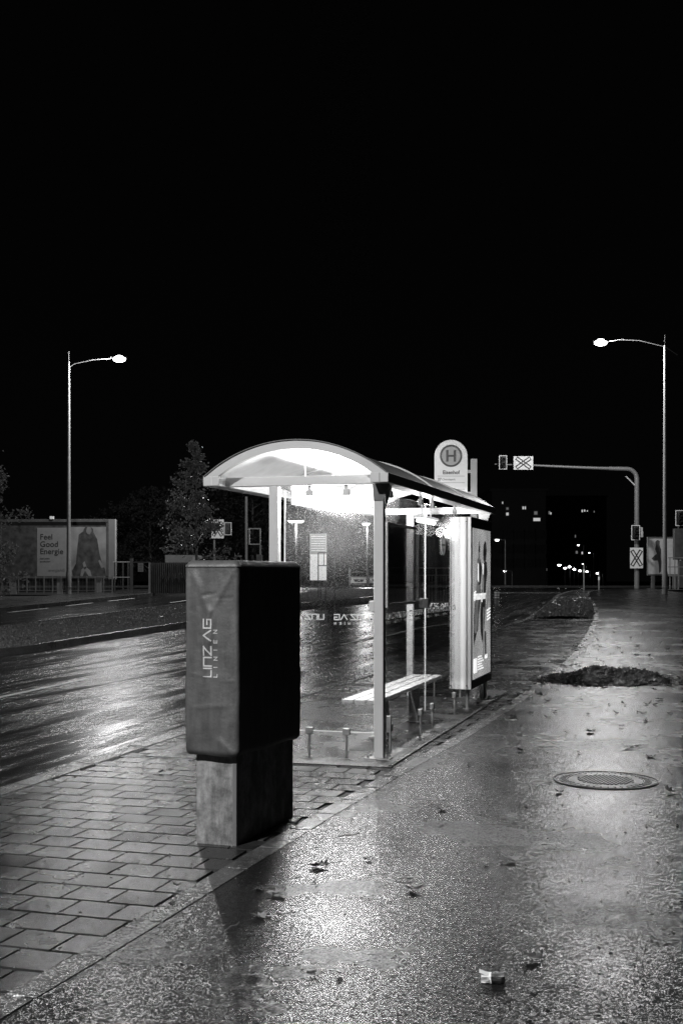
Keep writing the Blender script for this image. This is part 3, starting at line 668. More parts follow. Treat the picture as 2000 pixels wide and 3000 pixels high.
for j in range(NR+1):
    q = j/NR; row = []
    for (x, y) in per:
        f_ = (x-x0)/(x1-x0); yy = (y-y0)/(y1-y0)
        zb = z0+.003*math.sin(f_*7)+.004*math.sin(yy*11)-.018*yy; z = zb+(z1-zb)*q
        cx, cy = (x0+x1)/2, (y0+y1)/2; nxy = Vector((0, 0, 0))
        ex = (abs(x-x0) < rc, abs(x-x1) < rc, abs(y-y0) < rc, abs(y-y1) < rc)
        nn = Vector(((-1 if ex[0] else 0)+(1 if ex[1] else 0), (-1 if ex[2] else 0)+(1 if ex[3] else 0), 0))
        if nn.length > 0: nn.normalize()
        dd = disp(x, y, z, f_, q)
        if q < .03: dd -= .016*(1-q/.03)**2
        taper = .008*(1-q)
        if y < y0+rc: taper -= 0
        row.append(Vector((x, y, z))+nn*(dd+taper*.0))
    rows.append(row)
NP = len(per)
# bevelled hem and lid
def inset(row, d, z):
    c = Vector(((x0+x1)/2, (y0+y1)/2, 0)); out = []
    for p in row:
        sx = 1-d/((x1-x0)/2); sy = 1-d/((y1-y0)/2); out.append(Vector((c.x+(p.x-c.x)*sx, c.y+(p.y-c.y)*sy, z)))
    return out
rows.append([Vector((p.x, p.y, z1+.001)) for p in inset(rows[-1], -.004, 0)])
rows.append([Vector((p.x, p.y, z1+.010)) for p in inset(rows[-1], .003, 0)])
rows.append(inset(rows[-1], .022, z1+.034))
rows.append(inset(rows[-1], .012, z1+.037))
vs = [tuple(p) for r_ in rows for p in r_]; fs = [(j*NP+i, j*NP+(i+1) % NP, (j+1)*NP+(i+1) % NP, (j+1)*NP+i) for j in range(len(rows)-1) for i in range(NP)]
fs.append(tuple((len(rows)-1)*NP+i for i in range(NP)))
cv = MB().add(vs, fs).obj('cover', M_tarp, tm, ang=80)
B(x0+.03, x1-.03, y0+.03, y1-.03, .6, z1-.02).obj('cabinet', M_darkg, tm)
M_lett = basic('cover_lettering', .42, .5)
mb = MB(); M_ = frame((x0+.168, y0-.0125, .965), (0, 0, 1), (-1, 0, 0)); strokes(mb, 'LInZ AG', .046, .0085, .3, M_)
strokes(mb, 'LINIEN', .021, .0042, 1.9, M_, y0=-.037)
def cling(o):
    me = o.data
    for v_ in me.vertices:
        f_ = (v_.co.x-x0)/(x1-x0); q = (v_.co.z-z0)/(z1-z0); v_.co.y = y0-disp(v_.co.x, y0, v_.co.z, f_, q)-.0016
# subdivide strokes so that they follow the cloth
o = mb.obj('lettering', M_lett, cv, smooth=False)
bm = bmesh.new(); bm.from_mesh(o.data); bmesh.ops.subdivide_edges(bm, edges=bm.edges, cuts=4, use_grid_fill=True); bm.to_mesh(o.data); bm.free(); cling(o)
# ------------------------------------------------------------------ bus stop sign
bs = thing('bus_stop_sign', 'round topped white bus stop sign with a ringed H behind the shelter roof', 'bus stop sign', (1.88, 17.0, 0))
po_ = B(-.045, .045, -.03, .03, 0, 3.19).obj('post', M_alu, bs, .004); B(-.1, .1, -.1, .1, .0, .015).obj('base_plate', M_steel, po_)
hw = .235; cx = -.325; zc = 3.46-hw
pts = [(cx-hw, 2.66), (cx+hw, 2.66)]+[(cx+hw*math.cos(a), zc+hw*math.sin(a)) for a in np.linspace(0, PI, 36)]
pl = MB().prism(pts, .03, frame((0, .015, 0), (1, 0, 0), (0, 0, 1))).obj('sign_plate', basic('bright_white_sign_face', .95, .4, var=.02), bs, .004)
for zz in (3.01, 2.70): B(-.092, -.04, -.012, .012, zz-.022, zz+.022).obj('arm', M_alu, bs, .002)
FM = frame((cx, -.0165, 0), (1, 0, 0), (0, 0, 1))
disc(0.0001, .135, .0, FM @ Matrix.Translation((0, 3.232, 0))).obj('emblem_disc', M_alu, pl)
disc(.132, .159, .0012, FM @ Matrix.Translation((0, 3.232, 0))).obj('emblem_ring', M_darkg, pl)
mb = MB(); Hm = FM @ Matrix.Translation((0, 3.232, 0))
for a in ((-.07, -.037), (.037, .07)): mb.box(a[0], a[1], -.083, .083, .001, .003, Hm)
mb.box(-.037, .037, -.014, .014, .001, .0029, Hm); mb.obj('emblem_letter', M_darkg, pl, smooth=False)
text('Eisenhof', .052, FM @ Matrix.Translation((0, 2.972, .001)), M_black, pl, bold=.03, align='CENTER', wscale=.95)
text('27', .036, FM @ Matrix.Translation((-.19, 2.882, .001)), M_black, pl, bold=.03)
text('Chemiepark', .027, FM @ Matrix.Translation((-.13, 2.884, .001)), M_darkg, pl, wscale=1.0)
mb = MB()
for zz in (2.942, 2.847, 2.755): mb.box(-.195, .195, zz, zz+.004, .001, .002, FM)
mb.obj('rule_line', M_darkg, pl, smooth=False)
# ------------------------------------------------------------------ street lamps
def lamp(label, x, y, hx, hy, hz, pr=.085, watts=LAMP_W, style=0, group='tall street lamps', z0=None):
    t = thing('street_lamp', label, 'street lamp', (x, y, zt(y)), 0, group); b = zt(y)
    top = hz-b-.1; d = Vector((hx-x, hy-y, 0)); L = d.length; u = d.normalized()
    MB().tube([(0, 0, 0), (0, 0, .9), (0, 0, 1.0), (0, 0, top)], [pr*1.25, pr*1.25, pr, pr*.55], 16).obj('pole', M_galv, t)
    MB().tube([(0, 0, .3), (0, 0, .34)], pr*1.4, 16).obj('collar', M_steel, t)
    if style: arm = [Vector((0, 0, top-.1))-u*.55+Vector((0, 0, -.32)), Vector((0, 0, top-.05)), u*L*.4+Vector((0, 0, top+.22)), u*L*.72+Vector((0, 0, top+.26)), u*(L-.2)+Vector((0, 0, top+.16))]
    else: arm = [Vector((0, 0, top-.25)), u*.25+Vector((0, 0, top-.08)), u*L*.5+Vector((0, 0, top+.1)), u*(L-.2)+Vector((0, 0, top+.16))]
    MB().tube(arm, .025, 8).obj('arm', M_darkg, t)
    if style or 1: MB().tube([(0, 0, top-.3), (0, 0, top+.45)], .02, 8).obj('finial', M_alud, t)
    hp = u*L+Vector((0, 0, top+.17)); R = Matrix.Translation(hp) @ Matrix.Rotation(math.atan2(u.y, u.x), 4, 'Z')
    hd = MB().ell((0, 0, .02), (.38, .15, .07), 16, 8, R).obj('lamp_head', M_galv, t)
    MB().ell((.03, 0, -.045), (.28, .2, .15), 16, 10, R).obj('lens', M_lens, hd)
    l = bpy.data.lights.new('lamp_light', 'POINT'); l.energy = watts; l.shadow_soft_size = .12; l.color = (1, 1, 1)
    lo = bpy.data.objects.new('lamp_light', l); COL.objects.link(lo); lo.parent = t; lo.location = hp+Vector((0, 0, -.22))
    return t
YL = 52.0
lamp('tall street lamp on the left in front of the billboard', (202-1000)/F*YL, YL, (348-1000)/F*YL, YL, EYE+(HZ-1053)/F*YL, .095)
lamp('tall street lamp on the right edge beside the footpath', (1946-1000)/F*YL, YL, (1760-1000)/F*YL, YL, EYE+(HZ-1005)/F*YL, .095, style=1)
lamp('street lamp behind the viewer lighting the front of the shelter', -4.3, -.9, -5.6, -.6, 9.5, .095, watts=12000)
# ------------------------------------------------------------------ signal gantry
def xmark(mb, w_, h_, th, M):
    for sg in (1, -1):
        a = Vector((-w_*sg, -h_)); b = Vector((w_*sg, h_)); d = (b-a).normalized(); p = Vector((-d.y, d.x))*th; q = p*.42
        for s_ in (1, -1):
            c = [a+p*s_, b+p*s_, b+q*s_, a+q*s_]; mb.add([(v_.x, v_.y, .002 if sg == 1 else .0026) for v_ in (c if s_ < 0 else c[::-1])], [(0, 1, 2, 3)], M)
        for e, dr_ in ((a, -1), (b, 1)):
            c = [e+p, e-p, e-p+d*dr_*th*.4, e+p+d*dr_*th*.4]; mb.add([(v_.x, v_.y, .0032) for v_ in (c if dr_ < 0 else c[::-1])], [(0, 1, 2, 3)], M)
def signal(parent, x, z, y=-.25, s=1.0, half=False):
    "dark signal head on a white bordered backboard"
    w_, h_ = .215*s, .375*s
    bb = B(x-w_, x+w_, y, y+.02, z-h_, z+h_).obj('backboard', M_black, parent)
    mb = MB(); b = .035*s
    for a in ((x-w_, x-w_+b, z-h_, z+h_), (x+w_-b, x+w_, z-h_, z+h_), (x-w_+b, x+w_-b, z+h_-b, z+h_), (x-w_+b, x+w_-b, z-h_, z-h_+b)): mb.box(a[0], a[1], y-.004, y-.001, a[2], a[3])
    mb.obj('border', M_white, bb, smooth=False)
    hd = B(x-.1*s, x+.1*s, y-.14, y-.002, z-.28*s, z+.28*s).obj('signal_head', M_black, parent, .02)
    for i in (-1, 1):
        MB().tube([(x, y-.13, z+i*.13*s), (x, y-.22, z+i*.13*s)], [.08*s, .085*s], 14, cap=False).obj('visor', M_black, hd)
        MB().tube([(x, y-.139, z+i*.13*s), (x, y-.143, z+i*.13*s)], .07*s, 14).obj('lens', M_pane, hd)
def crossing(parent, x, z, w_, h_, y=-.22):
    sp = B(x-w_, x+w_, y, y+.015, z-h_, z+h_).obj('sign_plate', M_white, parent, .003)
    mb = MB(); xmark(mb, w_*.66, h_*.68, .10, frame((x, y-.001, z), (1, 0, 0), (0, 0, 1))); mb.obj('cross_mark', M_black, sp, smooth=False)
YS = 60.0; sx = lambda px: (px-1000)/F*YS; sz = lambda py: EYE+(HZ-py)/F*YS; bz = zt(YS)
gx = sx(1864)
ga = thing('signal_mast', 'tall bent steel mast carrying signals and two crossing signs over the road', 'signal mast', (gx, YS, bz))
H_ = sz(1374)-bz; rr = .5
pth = [(0, 0, -.1), (0, 0, 1.2), (0, 0, 2.5), (0, 0, H_-rr)]+[(-rr+rr*math.cos(a), 0, H_-rr+rr*math.sin(a)) for a in np.linspace(.2, PI/2, 8)]
pth += [(sx(1782)-gx, 0, H_+.02)]
MB().tube(pth, [.125, .12, .12, .115]+[.11]*8+[.1], 20).obj('mast_pipe', M_galv, ga)
MB().tube([(sx(1783)-gx, 0, H_+.02), (sx(1700)-gx, 0, H_+.07), (sx(1560)-gx, 0, H_+.18), (sx(1448)-gx, 0, H_+.24)], [.085, .07, .055, .03], 14).obj('boom', M_galv, ga)
MB().prism([(0, 0), (-.42, .42), (-.5, .42), (0, -.08)], .05, frame((-.1, .025, H_-.78), (1, 0, 0), (0, 0, 1))).obj('brace', M_alu, ga)
crossing(ga, sx(1530)-gx, sz(1357.5)-bz, .49, .335)
crossing(ga, sx(1860)-gx, sz(1635)-bz, .325, .515)
signal(ga, sx(1470.5)-gx, sz(1356)-bz, s=.93); signal(ga, sx(1857)-gx, sz(1561)-bz)
mb = B(sx(1871)-gx, sx(1880)-gx, -.1, .0, sz(1556)-bz, sz(1545)-bz); mb.box(sx(1875.5)-gx, sx(1881)-gx, -.12, .02, sz(1574)-bz, sz(1556.2)-bz); mb.obj('side_signal', M_alu, ga, .01)
# right edge signal
gx = sx(1986)
gs = thing('signal_post', 'signal with a white bordered backboard on a stickered cabinet post at the right edge', 'signal post', (gx, YS, bz))
MB().tube([(0, 0, -.1), (0, 0, sz(1500)-bz)], .05, 12).obj('post', M_galv, gs)
signal(gs, 0, sz(1518.5)-bz, s=1.05)
B(-.25, .6, -.2, .15, sz(1640)-bz, sz(1549)-bz).obj('cabinet', M_fence, gs, .01)
B(-.02, .6, -.24, .1, 0, sz(1642)-bz).obj('advert_column', M_fence, gs, .01)
# left crossing sign
YX = 66; fx_ = lambda px: (px-1000)/F*YX; fz_ = lambda py: EYE+(HZ-py)/F*YX; bz2 = zt(YX); gx = fx_(628)
cs = thing('crossing_sign', 'crossing sign and bordered signal half behind the young tree across the street', 'crossing sign', (gx, YX, bz2))
MB().tube([(0, 0, -.2), (0, 0, fz_(1530)-bz2)], .06, 12).obj('post', M_galv, cs)
crossing(cs, fx_(639)-gx, fz_(1550)-bz2, .34, .52); signal(cs, fx_(669)-gx, fz_(1549.5)-bz2, s=.93)
mb = MB().tube([(0, 0, fz_(1549)-bz2), (fx_(669)-gx, 0, fz_(1549)-bz2)], .025, 8); mb.obj('arm', M_galv, cs)
# ------------------------------------------------------------------ billboards
YB = 54.5; b0 = zt(YB); bx = lambda px: (px-1000)/F*YB; bz_ = lambda py: EYE+(HZ-py)/F*YB
bl = thing('billboard', 'wide billboard with an energy slogan and a woman in a dark coat', 'billboard', (bx(165), YB, b0)); X0 = bx(165)
fr = MB(); a0, a1, c0, c1 = bx(2)-X0, bx(318)-X0, bz_(1690)-b0, bz_(1521)-b0
fr.box(a0, a1, -.06, .12, c1-.13, c1); fr.box(a0, a1, -.03, .12, c0-.03, c0+.03); fr.box(a0, a0+.06, -.03, .12, c0+.031, c1-.131); fr.box(a1-.09, a1, -.05, .12, c0+.031, c1-.131)
fr.obj('frame', M_fence, bl, .004)
B(a0+.061, a1-.091, .0, .05, c0+.031, c1-.131).obj('back_panel', M_billd, bl)
pw = B(bx(110)-X0, bx(208)-X0, -.02, -.001, c0+.04, bz_(1546)-b0).obj('poster', M_bill, bl)
B(bx(208.3)-X0, a1-.1, -.02, -.001, c0+.04, bz_(1544)-b0).obj('poster', M_billm, bl, label='poster half with the woman in a dark coat')
pd = B(bx(6)-X0, bx(109.6)-X0, -.02, -.001, c0+.04, bz_(1540)-b0).obj('poster', M_billd, bl, label='dark photographic poster half')
TM = frame((bx(118)-X0, -.024, 0), (1, 0, 0), (0, 0, 1))
for s_, py, hh in (('Feel', 1580.5, .255), ('Good', 1602, .255), ('Energie', 1623, .255), ('Jetzt online', 1638.5, .07), ('abschließen!', 1647, .07)):
    text(s_, hh, TM @ Matrix.Translation((0, bz_(py)-b0, 0)), M_black, pw, bold=.012, wscale=.98)
text('energieAG', .12, frame((bx(143)-X0, -.024, bz_(1674)-b0), (1, 0, 0), (0, 0, 1)), M_darkg, pw, bold=.02, wscale=1.0)
WM = frame((0, -.025, 0), (1, 0, 0), (0, 0, 1))
def wp(pts, m, k=0): return MB().prism([(bx(a)-X0, bz_(b)-b0) for a, b in pts][::-1], .002, WM @ Matrix.Translation((0, 0, k*.003))).obj('poster_print', m, bl, smooth=False)
wp([(212, 1672), (224, 1650), (228, 1600), (232, 1566), (246, 1556), (274, 1558), (286, 1580), (292, 1620), (300, 1650), (309, 1668), (312, 1689), (214, 1689)], M_billd)
wp([(254, 1552), (257, 1546), (264, 1545), (268, 1549), (268, 1559), (264, 1566), (258, 1565), (254, 1559)], M_billm, 1)
wp([(243, 1650), (249, 1644), (255, 1662), (248, 1668)], M_bill, 1); wp([(289, 1643), (294, 1640), (306, 1662), (298, 1664)], M_bill, 1)
wp([(236, 1689), (240, 1668), (252, 1660), (266, 1672), (270, 1689), (262, 1689), (250, 1672), (243, 1689)], M_billm, 1)
wp([(246, 1552), (252, 1543), (258, 1541), (253, 1556), (250, 1575), (240, 1590)], M_billd, 2); wp([(266, 1543), (274, 1550), (276, 1575), (270, 1566), (270, 1552)], M_billd, 2)
B(a1+.01, a1+.30, .0, .5, c0-.1, c1).obj('side_panel', M_alud, bl); B(a1+.305, a1+.34, .0, .06, c0-.1, c1).obj('side_strip', M_alu, bl)
B(bx(148)-X0, bx(158)-X0, -.1, .1, c1+.001, c1+.13).obj('lamp_box', M_white, bl)
for px in (40, 175, 290): B(bx(px)-X0-.12, bx(px)-X0+.12, .03, .2, -.1, c0-.031).obj('leg', M_alud, bl)
# right billboard
YR = 66; rx = lambda px: (px-1000)/F*YR; rz = lambda py: EYE+(HZ-py)/F*YR; rb = zt(YR); X0 = rx(1945)
br = thing('billboard', 'pale billboard with a standing dancer behind the right hand lamp pole', 'billboard', (X0, YR, rb))
B(rx(1895)-X0, rx(1995)-X0, .0, .12, rz(1686)-rb, rz(1573)-rb).obj('frame', M_alud, br)
M_bill2 = basic('billboard_paper_added_glow', .45, .6, emit=.09)  # faint glow put into the paper itself
B(rx(1897)-X0, rx(1993)-X0, -.01, -.001, rz(1682)-rb, rz(1578)-rb).obj('poster', M_bill2, br)
WM = frame((0, -.012, 0), (1, 0, 0), (0, 0, 1))
MB().prism([(rx(a)-X0, rz(b)-rb) for a, b in [(1918, 1587), (1925, 1581), (1931, 1586), (1930, 1596), (1935, 1610), (1934, 1630), (1936, 1650), (1934, 1675), (1929, 1679), (1928, 1655), (1925, 1642), (1913, 1643), (1907, 1636), (1915, 1628), (1922, 1622), (1917, 1610), (1919, 1598)]][::-1], .002, WM).obj('poster_print', M_darkg, br, smooth=False)
for px in (1912, 1975): B(rx(px)-X0-.1, rx(px)-X0+.1, .02, .1, -.1, rz(1687)-rb).obj('leg', M_alud, br)
# ------------------------------------------------------------------ fences, gate, walls across the street
YF = 53.0; q = lambda px: (px-1000)/F*YF; qz = lambda py: EYE+(HZ-py)/F*YF; fb = zt(YF)
f1 = thing('fence', 'dark railing fence running below the left billboard', 'fence', (q(150), YF, fb)); X0 = q(150)
for px in range(-20, 331, 25): B(q(px)-X0-.025, q(px)-X0+.025, -.025, .025, 0, qz(1689)-fb).obj('post', M_alud, f1)
mb = MB(); mb.box(q(-25)-X0, q(330)-X0, -.02, .02, qz(1694)-fb, qz(1692)-fb); mb.box(q(-25)-X0, q(330)-X0, -.02, .02, .1, .13)
for px in np.arange(-18, 330, 4.2): mb.box(q(px)-X0-.006, q(px)-X0+.006, -.006, .006, .131, qz(1694)-fb-.001)
mb.obj('bars', M_alud, f1)
gt = thing('gate', 'narrow metal gate between posts beside the billboard', 'gate', (q(360), YF, fb)); X0 = q(360)
for px, m in ((337, M_fence), (361, M_fence), (376, M_fence)): B(q(px)-X0-.03, q(px)-X0+.03, -.03, .03, 0, qz(1645)-fb).obj('post', m, gt)
B(q(386)-X0-.07, q(386)-X0+.07, -.07, .07, 0, qz(1636)-fb).obj('gate_post', M_fence, gt)
for a, b in ((1645, 1647.5), (1690, 1692)): B(q(332)-X0, q(381)-X0, -.034, -.031, qz(b)-fb, qz(a)-fb).obj('rail', M_alu, gt)
g2 = thing('gate', 'open fence bay holding a small notice sign', 'gate', (q(412), YF, fb)); X0 = q(412)
B(q(392)-X0, q(440)-X0, -.02, .0, qz(1648)-fb, qz(1646)-fb).obj('rail', M_fence, g2); B(q(436)-X0, q(442)-X0, -.05, .03, 0, qz(1648.5)-fb).obj('gate_post', M_galv, g2); B(q(392)-X0, q(435)-X0, -.02, .0, .3, .34).obj('rail', M_fence, g2)
ns = B(q(405)-X0, q(421)-X0, -.03, -.021, qz(1675)-fb, qz(1650)-fb).obj('notice_sign', M_bill, g2)
mb = MB()
for i in range(3): mb.box(q(407)-X0, q(419)-X0, -.033, -.031, qz(1656+7*i)-fb, qz(1653.5+7*i)-fb)
mb.obj('notice_print', M_darkg, ns)
# corrugated wall
wl = thing('wall', 'grey corrugated wall with faint scribbles across the street', 'wall', (q(500), YF, fb)); X0 = q(500)
mb = MB(); n = 110; vs = []
for i in range(n+1):
    x = q(443)-X0+(q(560)-q(443))*i/n; yy = .03*math.sin(i*1.1)
    vs += [(x, yy, 0), (x, yy, qz(1650)-fb)]
mb.add(vs, [(2*i, 2*i+2, 2*i+3, 2*i+1) for i in range(n)]).obj('cladding', M_fence, wl)
B(q(442)-X0, q(561)-X0, .04, .1, 0, qz(1648)-fb).obj('wall_core', M_wall, wl)
mb = MB(); TMx = frame((q(463)-X0, -.036, qz(1712)-fb), (1, 0, 0), (0, 0, 1))
for i in range(9):
    x = .1+i*.14; mb.tube([(x, .1+.2*(i % 2), 0), (x+.06, .55-.1*(i % 3), 0), (x+.1, .2, 0), (x+.13, .5, 0)], .009, 5, TMx)
mb.obj('graffiti', M_darkg, wl)
ct = thing('container', 'dark low container with a pale panel behind the corrugated wall', 'container', (q(505), YF+3, fb)); X0 = q(505)
B(q(455)-X0, q(553)-X0, 0, 2, 0, qz(1626)-fb+.05).obj('box', M_darkg, ct); B(q(540)-X0, q(551)-X0, -.02, -.001, qz(1652)-fb, qz(1628)-fb).obj('pale_panel', M_bill, ct)
# tall post with frames
YP = 62; p_ = lambda px: (px-1000)/F*YP; pz = lambda py: EYE+(HZ-py)/F*YP; pb = zt(YP); X0 = p_(722)
tp = thing('sign_gantry', 'tall dark post carrying an empty sign frame across the street', 'post', (X0, YP, pb))
MB().tube([(0, 0, 0), (0, 0, pz(1455)-pb)], .07, 12).obj('post', M_alud, tp)
mb = MB(); a0, a1, c0, c1 = p_(729)-X0, p_(764)-X0, pz(1596)-pb, pz(1547)-pb
for a in ((a0, a0+.06, c0, c1), (a1-.06, a1, c0, c1), (a0+.061, a1-.061, c1-.06, c1), (a0+.061, a1-.061, c0, c0+.06)): mb.box(a[0], a[1], -.05, .05, a[2], a[3])
mb.obj('sign_frame', M_alud, tp); MB().tube([(p_(763)-X0, 0, 0), (p_(763)-X0, 0, c0-.01)], .05, 10).obj('post', M_alud, tp); B(0.05, a0-.002, -.03, .03, c1-.1, c1-.04).obj('arm', M_alud, tp)
cb = B(p_(752), p_(768), YP-.3, YP+.3, pb, pz(1625)).obj('utility_cabinet', M_fence, None, .02); tag(cb, 'small grey utility cabinet at the foot of the sign frame', 'cabinet')
# bright price-board like sign, seen through the glass
YT = 100; t_ = lambda px: (px-1000)/F*YT; tz = lambda py: EYE+(HZ-py)/F*YT; tb = zt(YT); X0 = t_(932)
tt = thing('totem_sign', 'tall glowing white totem sign seen through the shelter glass', 'sign', (X0, YT, tb))
B(t_(908)-X0, t_(956)-X0, 0, .3, tz(1700)-tb, tz(1564)-tb).obj('panel', M_totem, tt)
B(t_(909)-X0, t_(955)-X0, -.02, -.001, tz(1624)-tb, tz(1565)-tb).obj('display_field', M_totemg, tt)
mb = MB()
for i in range(7): mb.box(t_(912)-X0, t_(952)-X0, -.03, -.021, tz(1572+7*i)-tb, tz(1570.5+7*i)-tb)
mb.obj('display_lines', M_posterw, tt)
for px in (914, 950): B(t_(px)-X0-.1, t_(px)-X0+.1, .05, .2, -.1, tz(1701)-tb).obj('leg', M_alud, tt)
# information stand on the median
Ym = 38.0; m_ = lambda px: (px-1000)/F*Ym; mz = lambda py: EYE+(HZ-py)/F*Ym; mb0 = zt(Ym); X0 = m_(943)
stn = thing('metal_stand', 'dark metal frame stand on the median in front of the glowing totem', 'stand', (X0, Ym, mb0))
for px, a, b in ((932, 1619, 1750), (954, 1700, 1770)): B(m_(px)-X0-.018, m_(px)-X0+.018, -.02, .02, mz(b)-mb0, mz(a)-mb0).obj('post', M_black, stn)
B(m_(949)-X0-.012, m_(949)-X0+.012, -.02, .02, mz(1657)-mb0, mz(1619)-mb0).obj('post', M_black, stn)
for py in (1619, 1657): B(m_(932.5)-X0+.012, m_(956)-X0, -.016, .016, mz(py)-mb0-.015, mz(py)-mb0+.015).obj('crossbar', M_black, stn)
B(m_(939)-X0-.02, m_(939)-X0+.02, -.02, .02, 0, mz(1705)-mb0).obj('leg', M_black, stn); B(m_(953)-X0-.02, m_(953)-X0+.02, .021, .06, 0, mz(1705)-mb0).obj('leg', M_black, stn)
B(m_(928)-X0, m_(958)-X0, -.1, .1, -.04, .06).obj('foot_plate', M_alud, stn)
stk = MB().tube([(m_(980), Ym, zt(Ym)), (m_(980), Ym, mz(1632))], .022, 8).obj('stake', M_bark, None); tag(stk, 'thin dark stake on the median right of the metal stand', 'stake')
# railing on the median
Yr = 45.0; r0 = (1140-1000)/F*Yr; r1 = (1345-1000)/F*Yr; zr = zt(Yr)
rl = thing('guard_railing', 'barred guard railing across the road seen through the path side glass', 'railing', (r0, Yr, zr))
rh = lambda py: EYE+(HZ-py)/F*Yr-zr
L = r1-r0
for t1 in np.linspace(0, 1, 4): B(t1*L-.025, t1*L+.025, -.025, .025+.0, 0, rh(1664)-.021).obj('post', M_galv, rl)
MB().tube([(-.05, 0, rh(1664)), (L+.05, 0, rh(1664))], .02, 8).obj('top_rail', M_galv, rl)
mb = MB().tube([(-.02, 0, rh(1685)), (L, 0, rh(1685))], .015, 8); mb.tube([(-.02, 0, rh(1764)), (L, 0, rh(1764))], .015, 8)
for x in np.arange(.06, L-.03, .11): mb.box(x-.008, x+.008, -.008, .008, rh(1764), rh(1685))
mb.obj('bars', M_galv, rl)
# ------------------------------------------------------------------ cars
def car(label, x, y, z, plate=True):
    t = thing('parked_car', label, 'car', (x, y, z), 0, 'parked cars across the road')
    W = .9
    def ring(y_, zs, ws): return [(s_*w_*W, y_, z_) for z_, w_ in zip(zs, ws) for s_ in (-1,)]+[(w_*W, y_, z_) for z_, w_ in list(zip(zs, ws))[::-1]]
    secs = [(-2.15, [.25, .4, .62, .70], [.80, .90, .88, .72]), (-2.0, [.2, .4, .72, .84], [.9, .97, .95, .82]), (-1.2, [.2, .45, .85, .98], [.95, 1, .98, .86]), (-.7, [.2, .45, .92, 1.02], [.95, 1, .99, .88]),
            (1.3, [.2, .45, .95, 1.05], [.95, 1, .99, .88]), (1.95, [.25, .45, .9, 1.0], [.92, .97, .95, .84]), (2.1, [.35, .5, .8, .9], [.85, .9, .9, .8])]
    vs = []; fs = []; n = 8
    for y_, zs, ws in secs: vs += ring(y_, zs, ws)
    for i in range(len(secs)-1): fs += [(i*n+j, i*n+(j+1) % n, (i+1)*n+(j+1) % n, (i+1)*n+j) for j in range(n)]
    fs += [tuple(range(n))[::-1], tuple((len(secs)-1)*n+j for j in range(n))]
    MB().add(vs, fs).obj('body', M_car, t, .03)
    vs = []; 
    for y_, hw_, z_ in ((-.85, .80, 1.0), (1.75, .78, 1.02)): vs += [(-hw_, y_, z_), (hw_, y_, z_)]
    for y_, hw_, z_ in ((-.1, .62, 1.46), (1.15, .60, 1.47)): vs += [(-hw_, y_, z_), (hw_, y_, z_)]
    MB().add(vs, [(0, 1, 5, 4), (1, 3, 7, 5), (3, 2, 6, 7), (2, 0, 4, 6)]).obj('window', M_pane, t)
    B(-.60, .60, -.12, 1.16, 1.462, 1.49).obj('roof', M_car, t, .01)
    for sx_ in (-1, 1):
        B(sx_*.80-.13, sx_*.80+.03, -2.12, -1.95, .66, .78).obj('headlight', M_pane, t, .02)
        for yy in (-1.3, 1.35):
            wh = MB().tube([(sx_*.7, yy, .31), (sx_*.9, yy, .31)], .31, 20).obj('wheel', M_rubber, t); MB().tube([(sx_*.89, yy, .31), (sx_*.915, yy, .31)], .19, 14).obj('rim', M_galv, wh)
        B(sx_*.98-.09, sx_*.98+.09, -.8, -.68, .98, 1.1).obj('mirror', M_car, t, .02)
    MB().prism([(-.55, .14), (.55, .14), (.42, -.1), (.2, -.16), (-.2, -.16), (-.42, -.1)], .03, frame((0, -2.155, .60), (1, 0, 0), (0, 0, 1))).obj('grille', M_black, t)
    B(-.08, .08, -2.205, -2.187, .6, .68).obj('emblem', M_white, t)
    B(-.75, .75, -2.2, -2.1, .22, .36).obj('bumper_grille', M_black, t); B(-.55, .55, -2.21, -2.201, .25, .275).obj('chrome_strip', M_white, t)
    B(-.26, .26, -2.21, -2.19, .38, .47).obj('number_plate', M_white, t)
    return t
YC = 122; cc = lambda px: (px-1000)/F*YC
cz = EYE+(HZ-1718)/F*YC
car('white parked car nearest the near shelter post, facing the camera', cc(1050), YC, cz); car('white parked car half hidden by the near shelter post', cc(1104), YC+1.5, cz)
for i, px in enumerate((1023, 1074)):
    bb_ = MB().tube([(cc(px), YC-5, cz-.5), (cc(px), YC-5, EYE+(HZ-1668)/F*(YC-5))], .11, 10).obj('bollard', M_galv, None)
    tag(bb_, ['grey post at the left corner of the white parked car', 'grey post between the two white parked cars'][i], 'post')
# ------------------------------------------------------------------ far bollards, marker, far lamps and buildings
Yb = 57
for i, (px, top) in enumerate(((1709, 1652), (1753, 1674))):
    x = (px-1000)/F*Yb; zb = zt(Yb); zt_ = EYE+(HZ-top)/F*Yb
    t = thing('bollard', ['taller thin post at the tip of the kerb curve', 'shorter thin post right of the kerb curve'][i], 'post', (x, Yb, zb), 0, 'thin posts at the kerb curve')
    MB().tube([(0, 0, 0), (0, 0, zt_-zb)], .036, 10).obj('shaft', M_galv, t); MB().tube([(0, 0, zt_-zb-.42), (0, 0, zt_-zb-.26)], .043, 10).obj('band', M_white, t)
mk = thing('lane_marker', 'small white banded marker post beyond the advertising case', 'marker post', ((1454-1000)/F*50, 50, zt(50)-.12))
MB().tube([(0, 0, 0), (0, 0, .34)], [.1, .085], 14).obj('shaft', M_darkg, mk)
for zz in (.04, .14, .24): MB().tube([(0, 0, zz), (0, 0, zz+.06)], .098, 14).obj('band', M_white, mk)
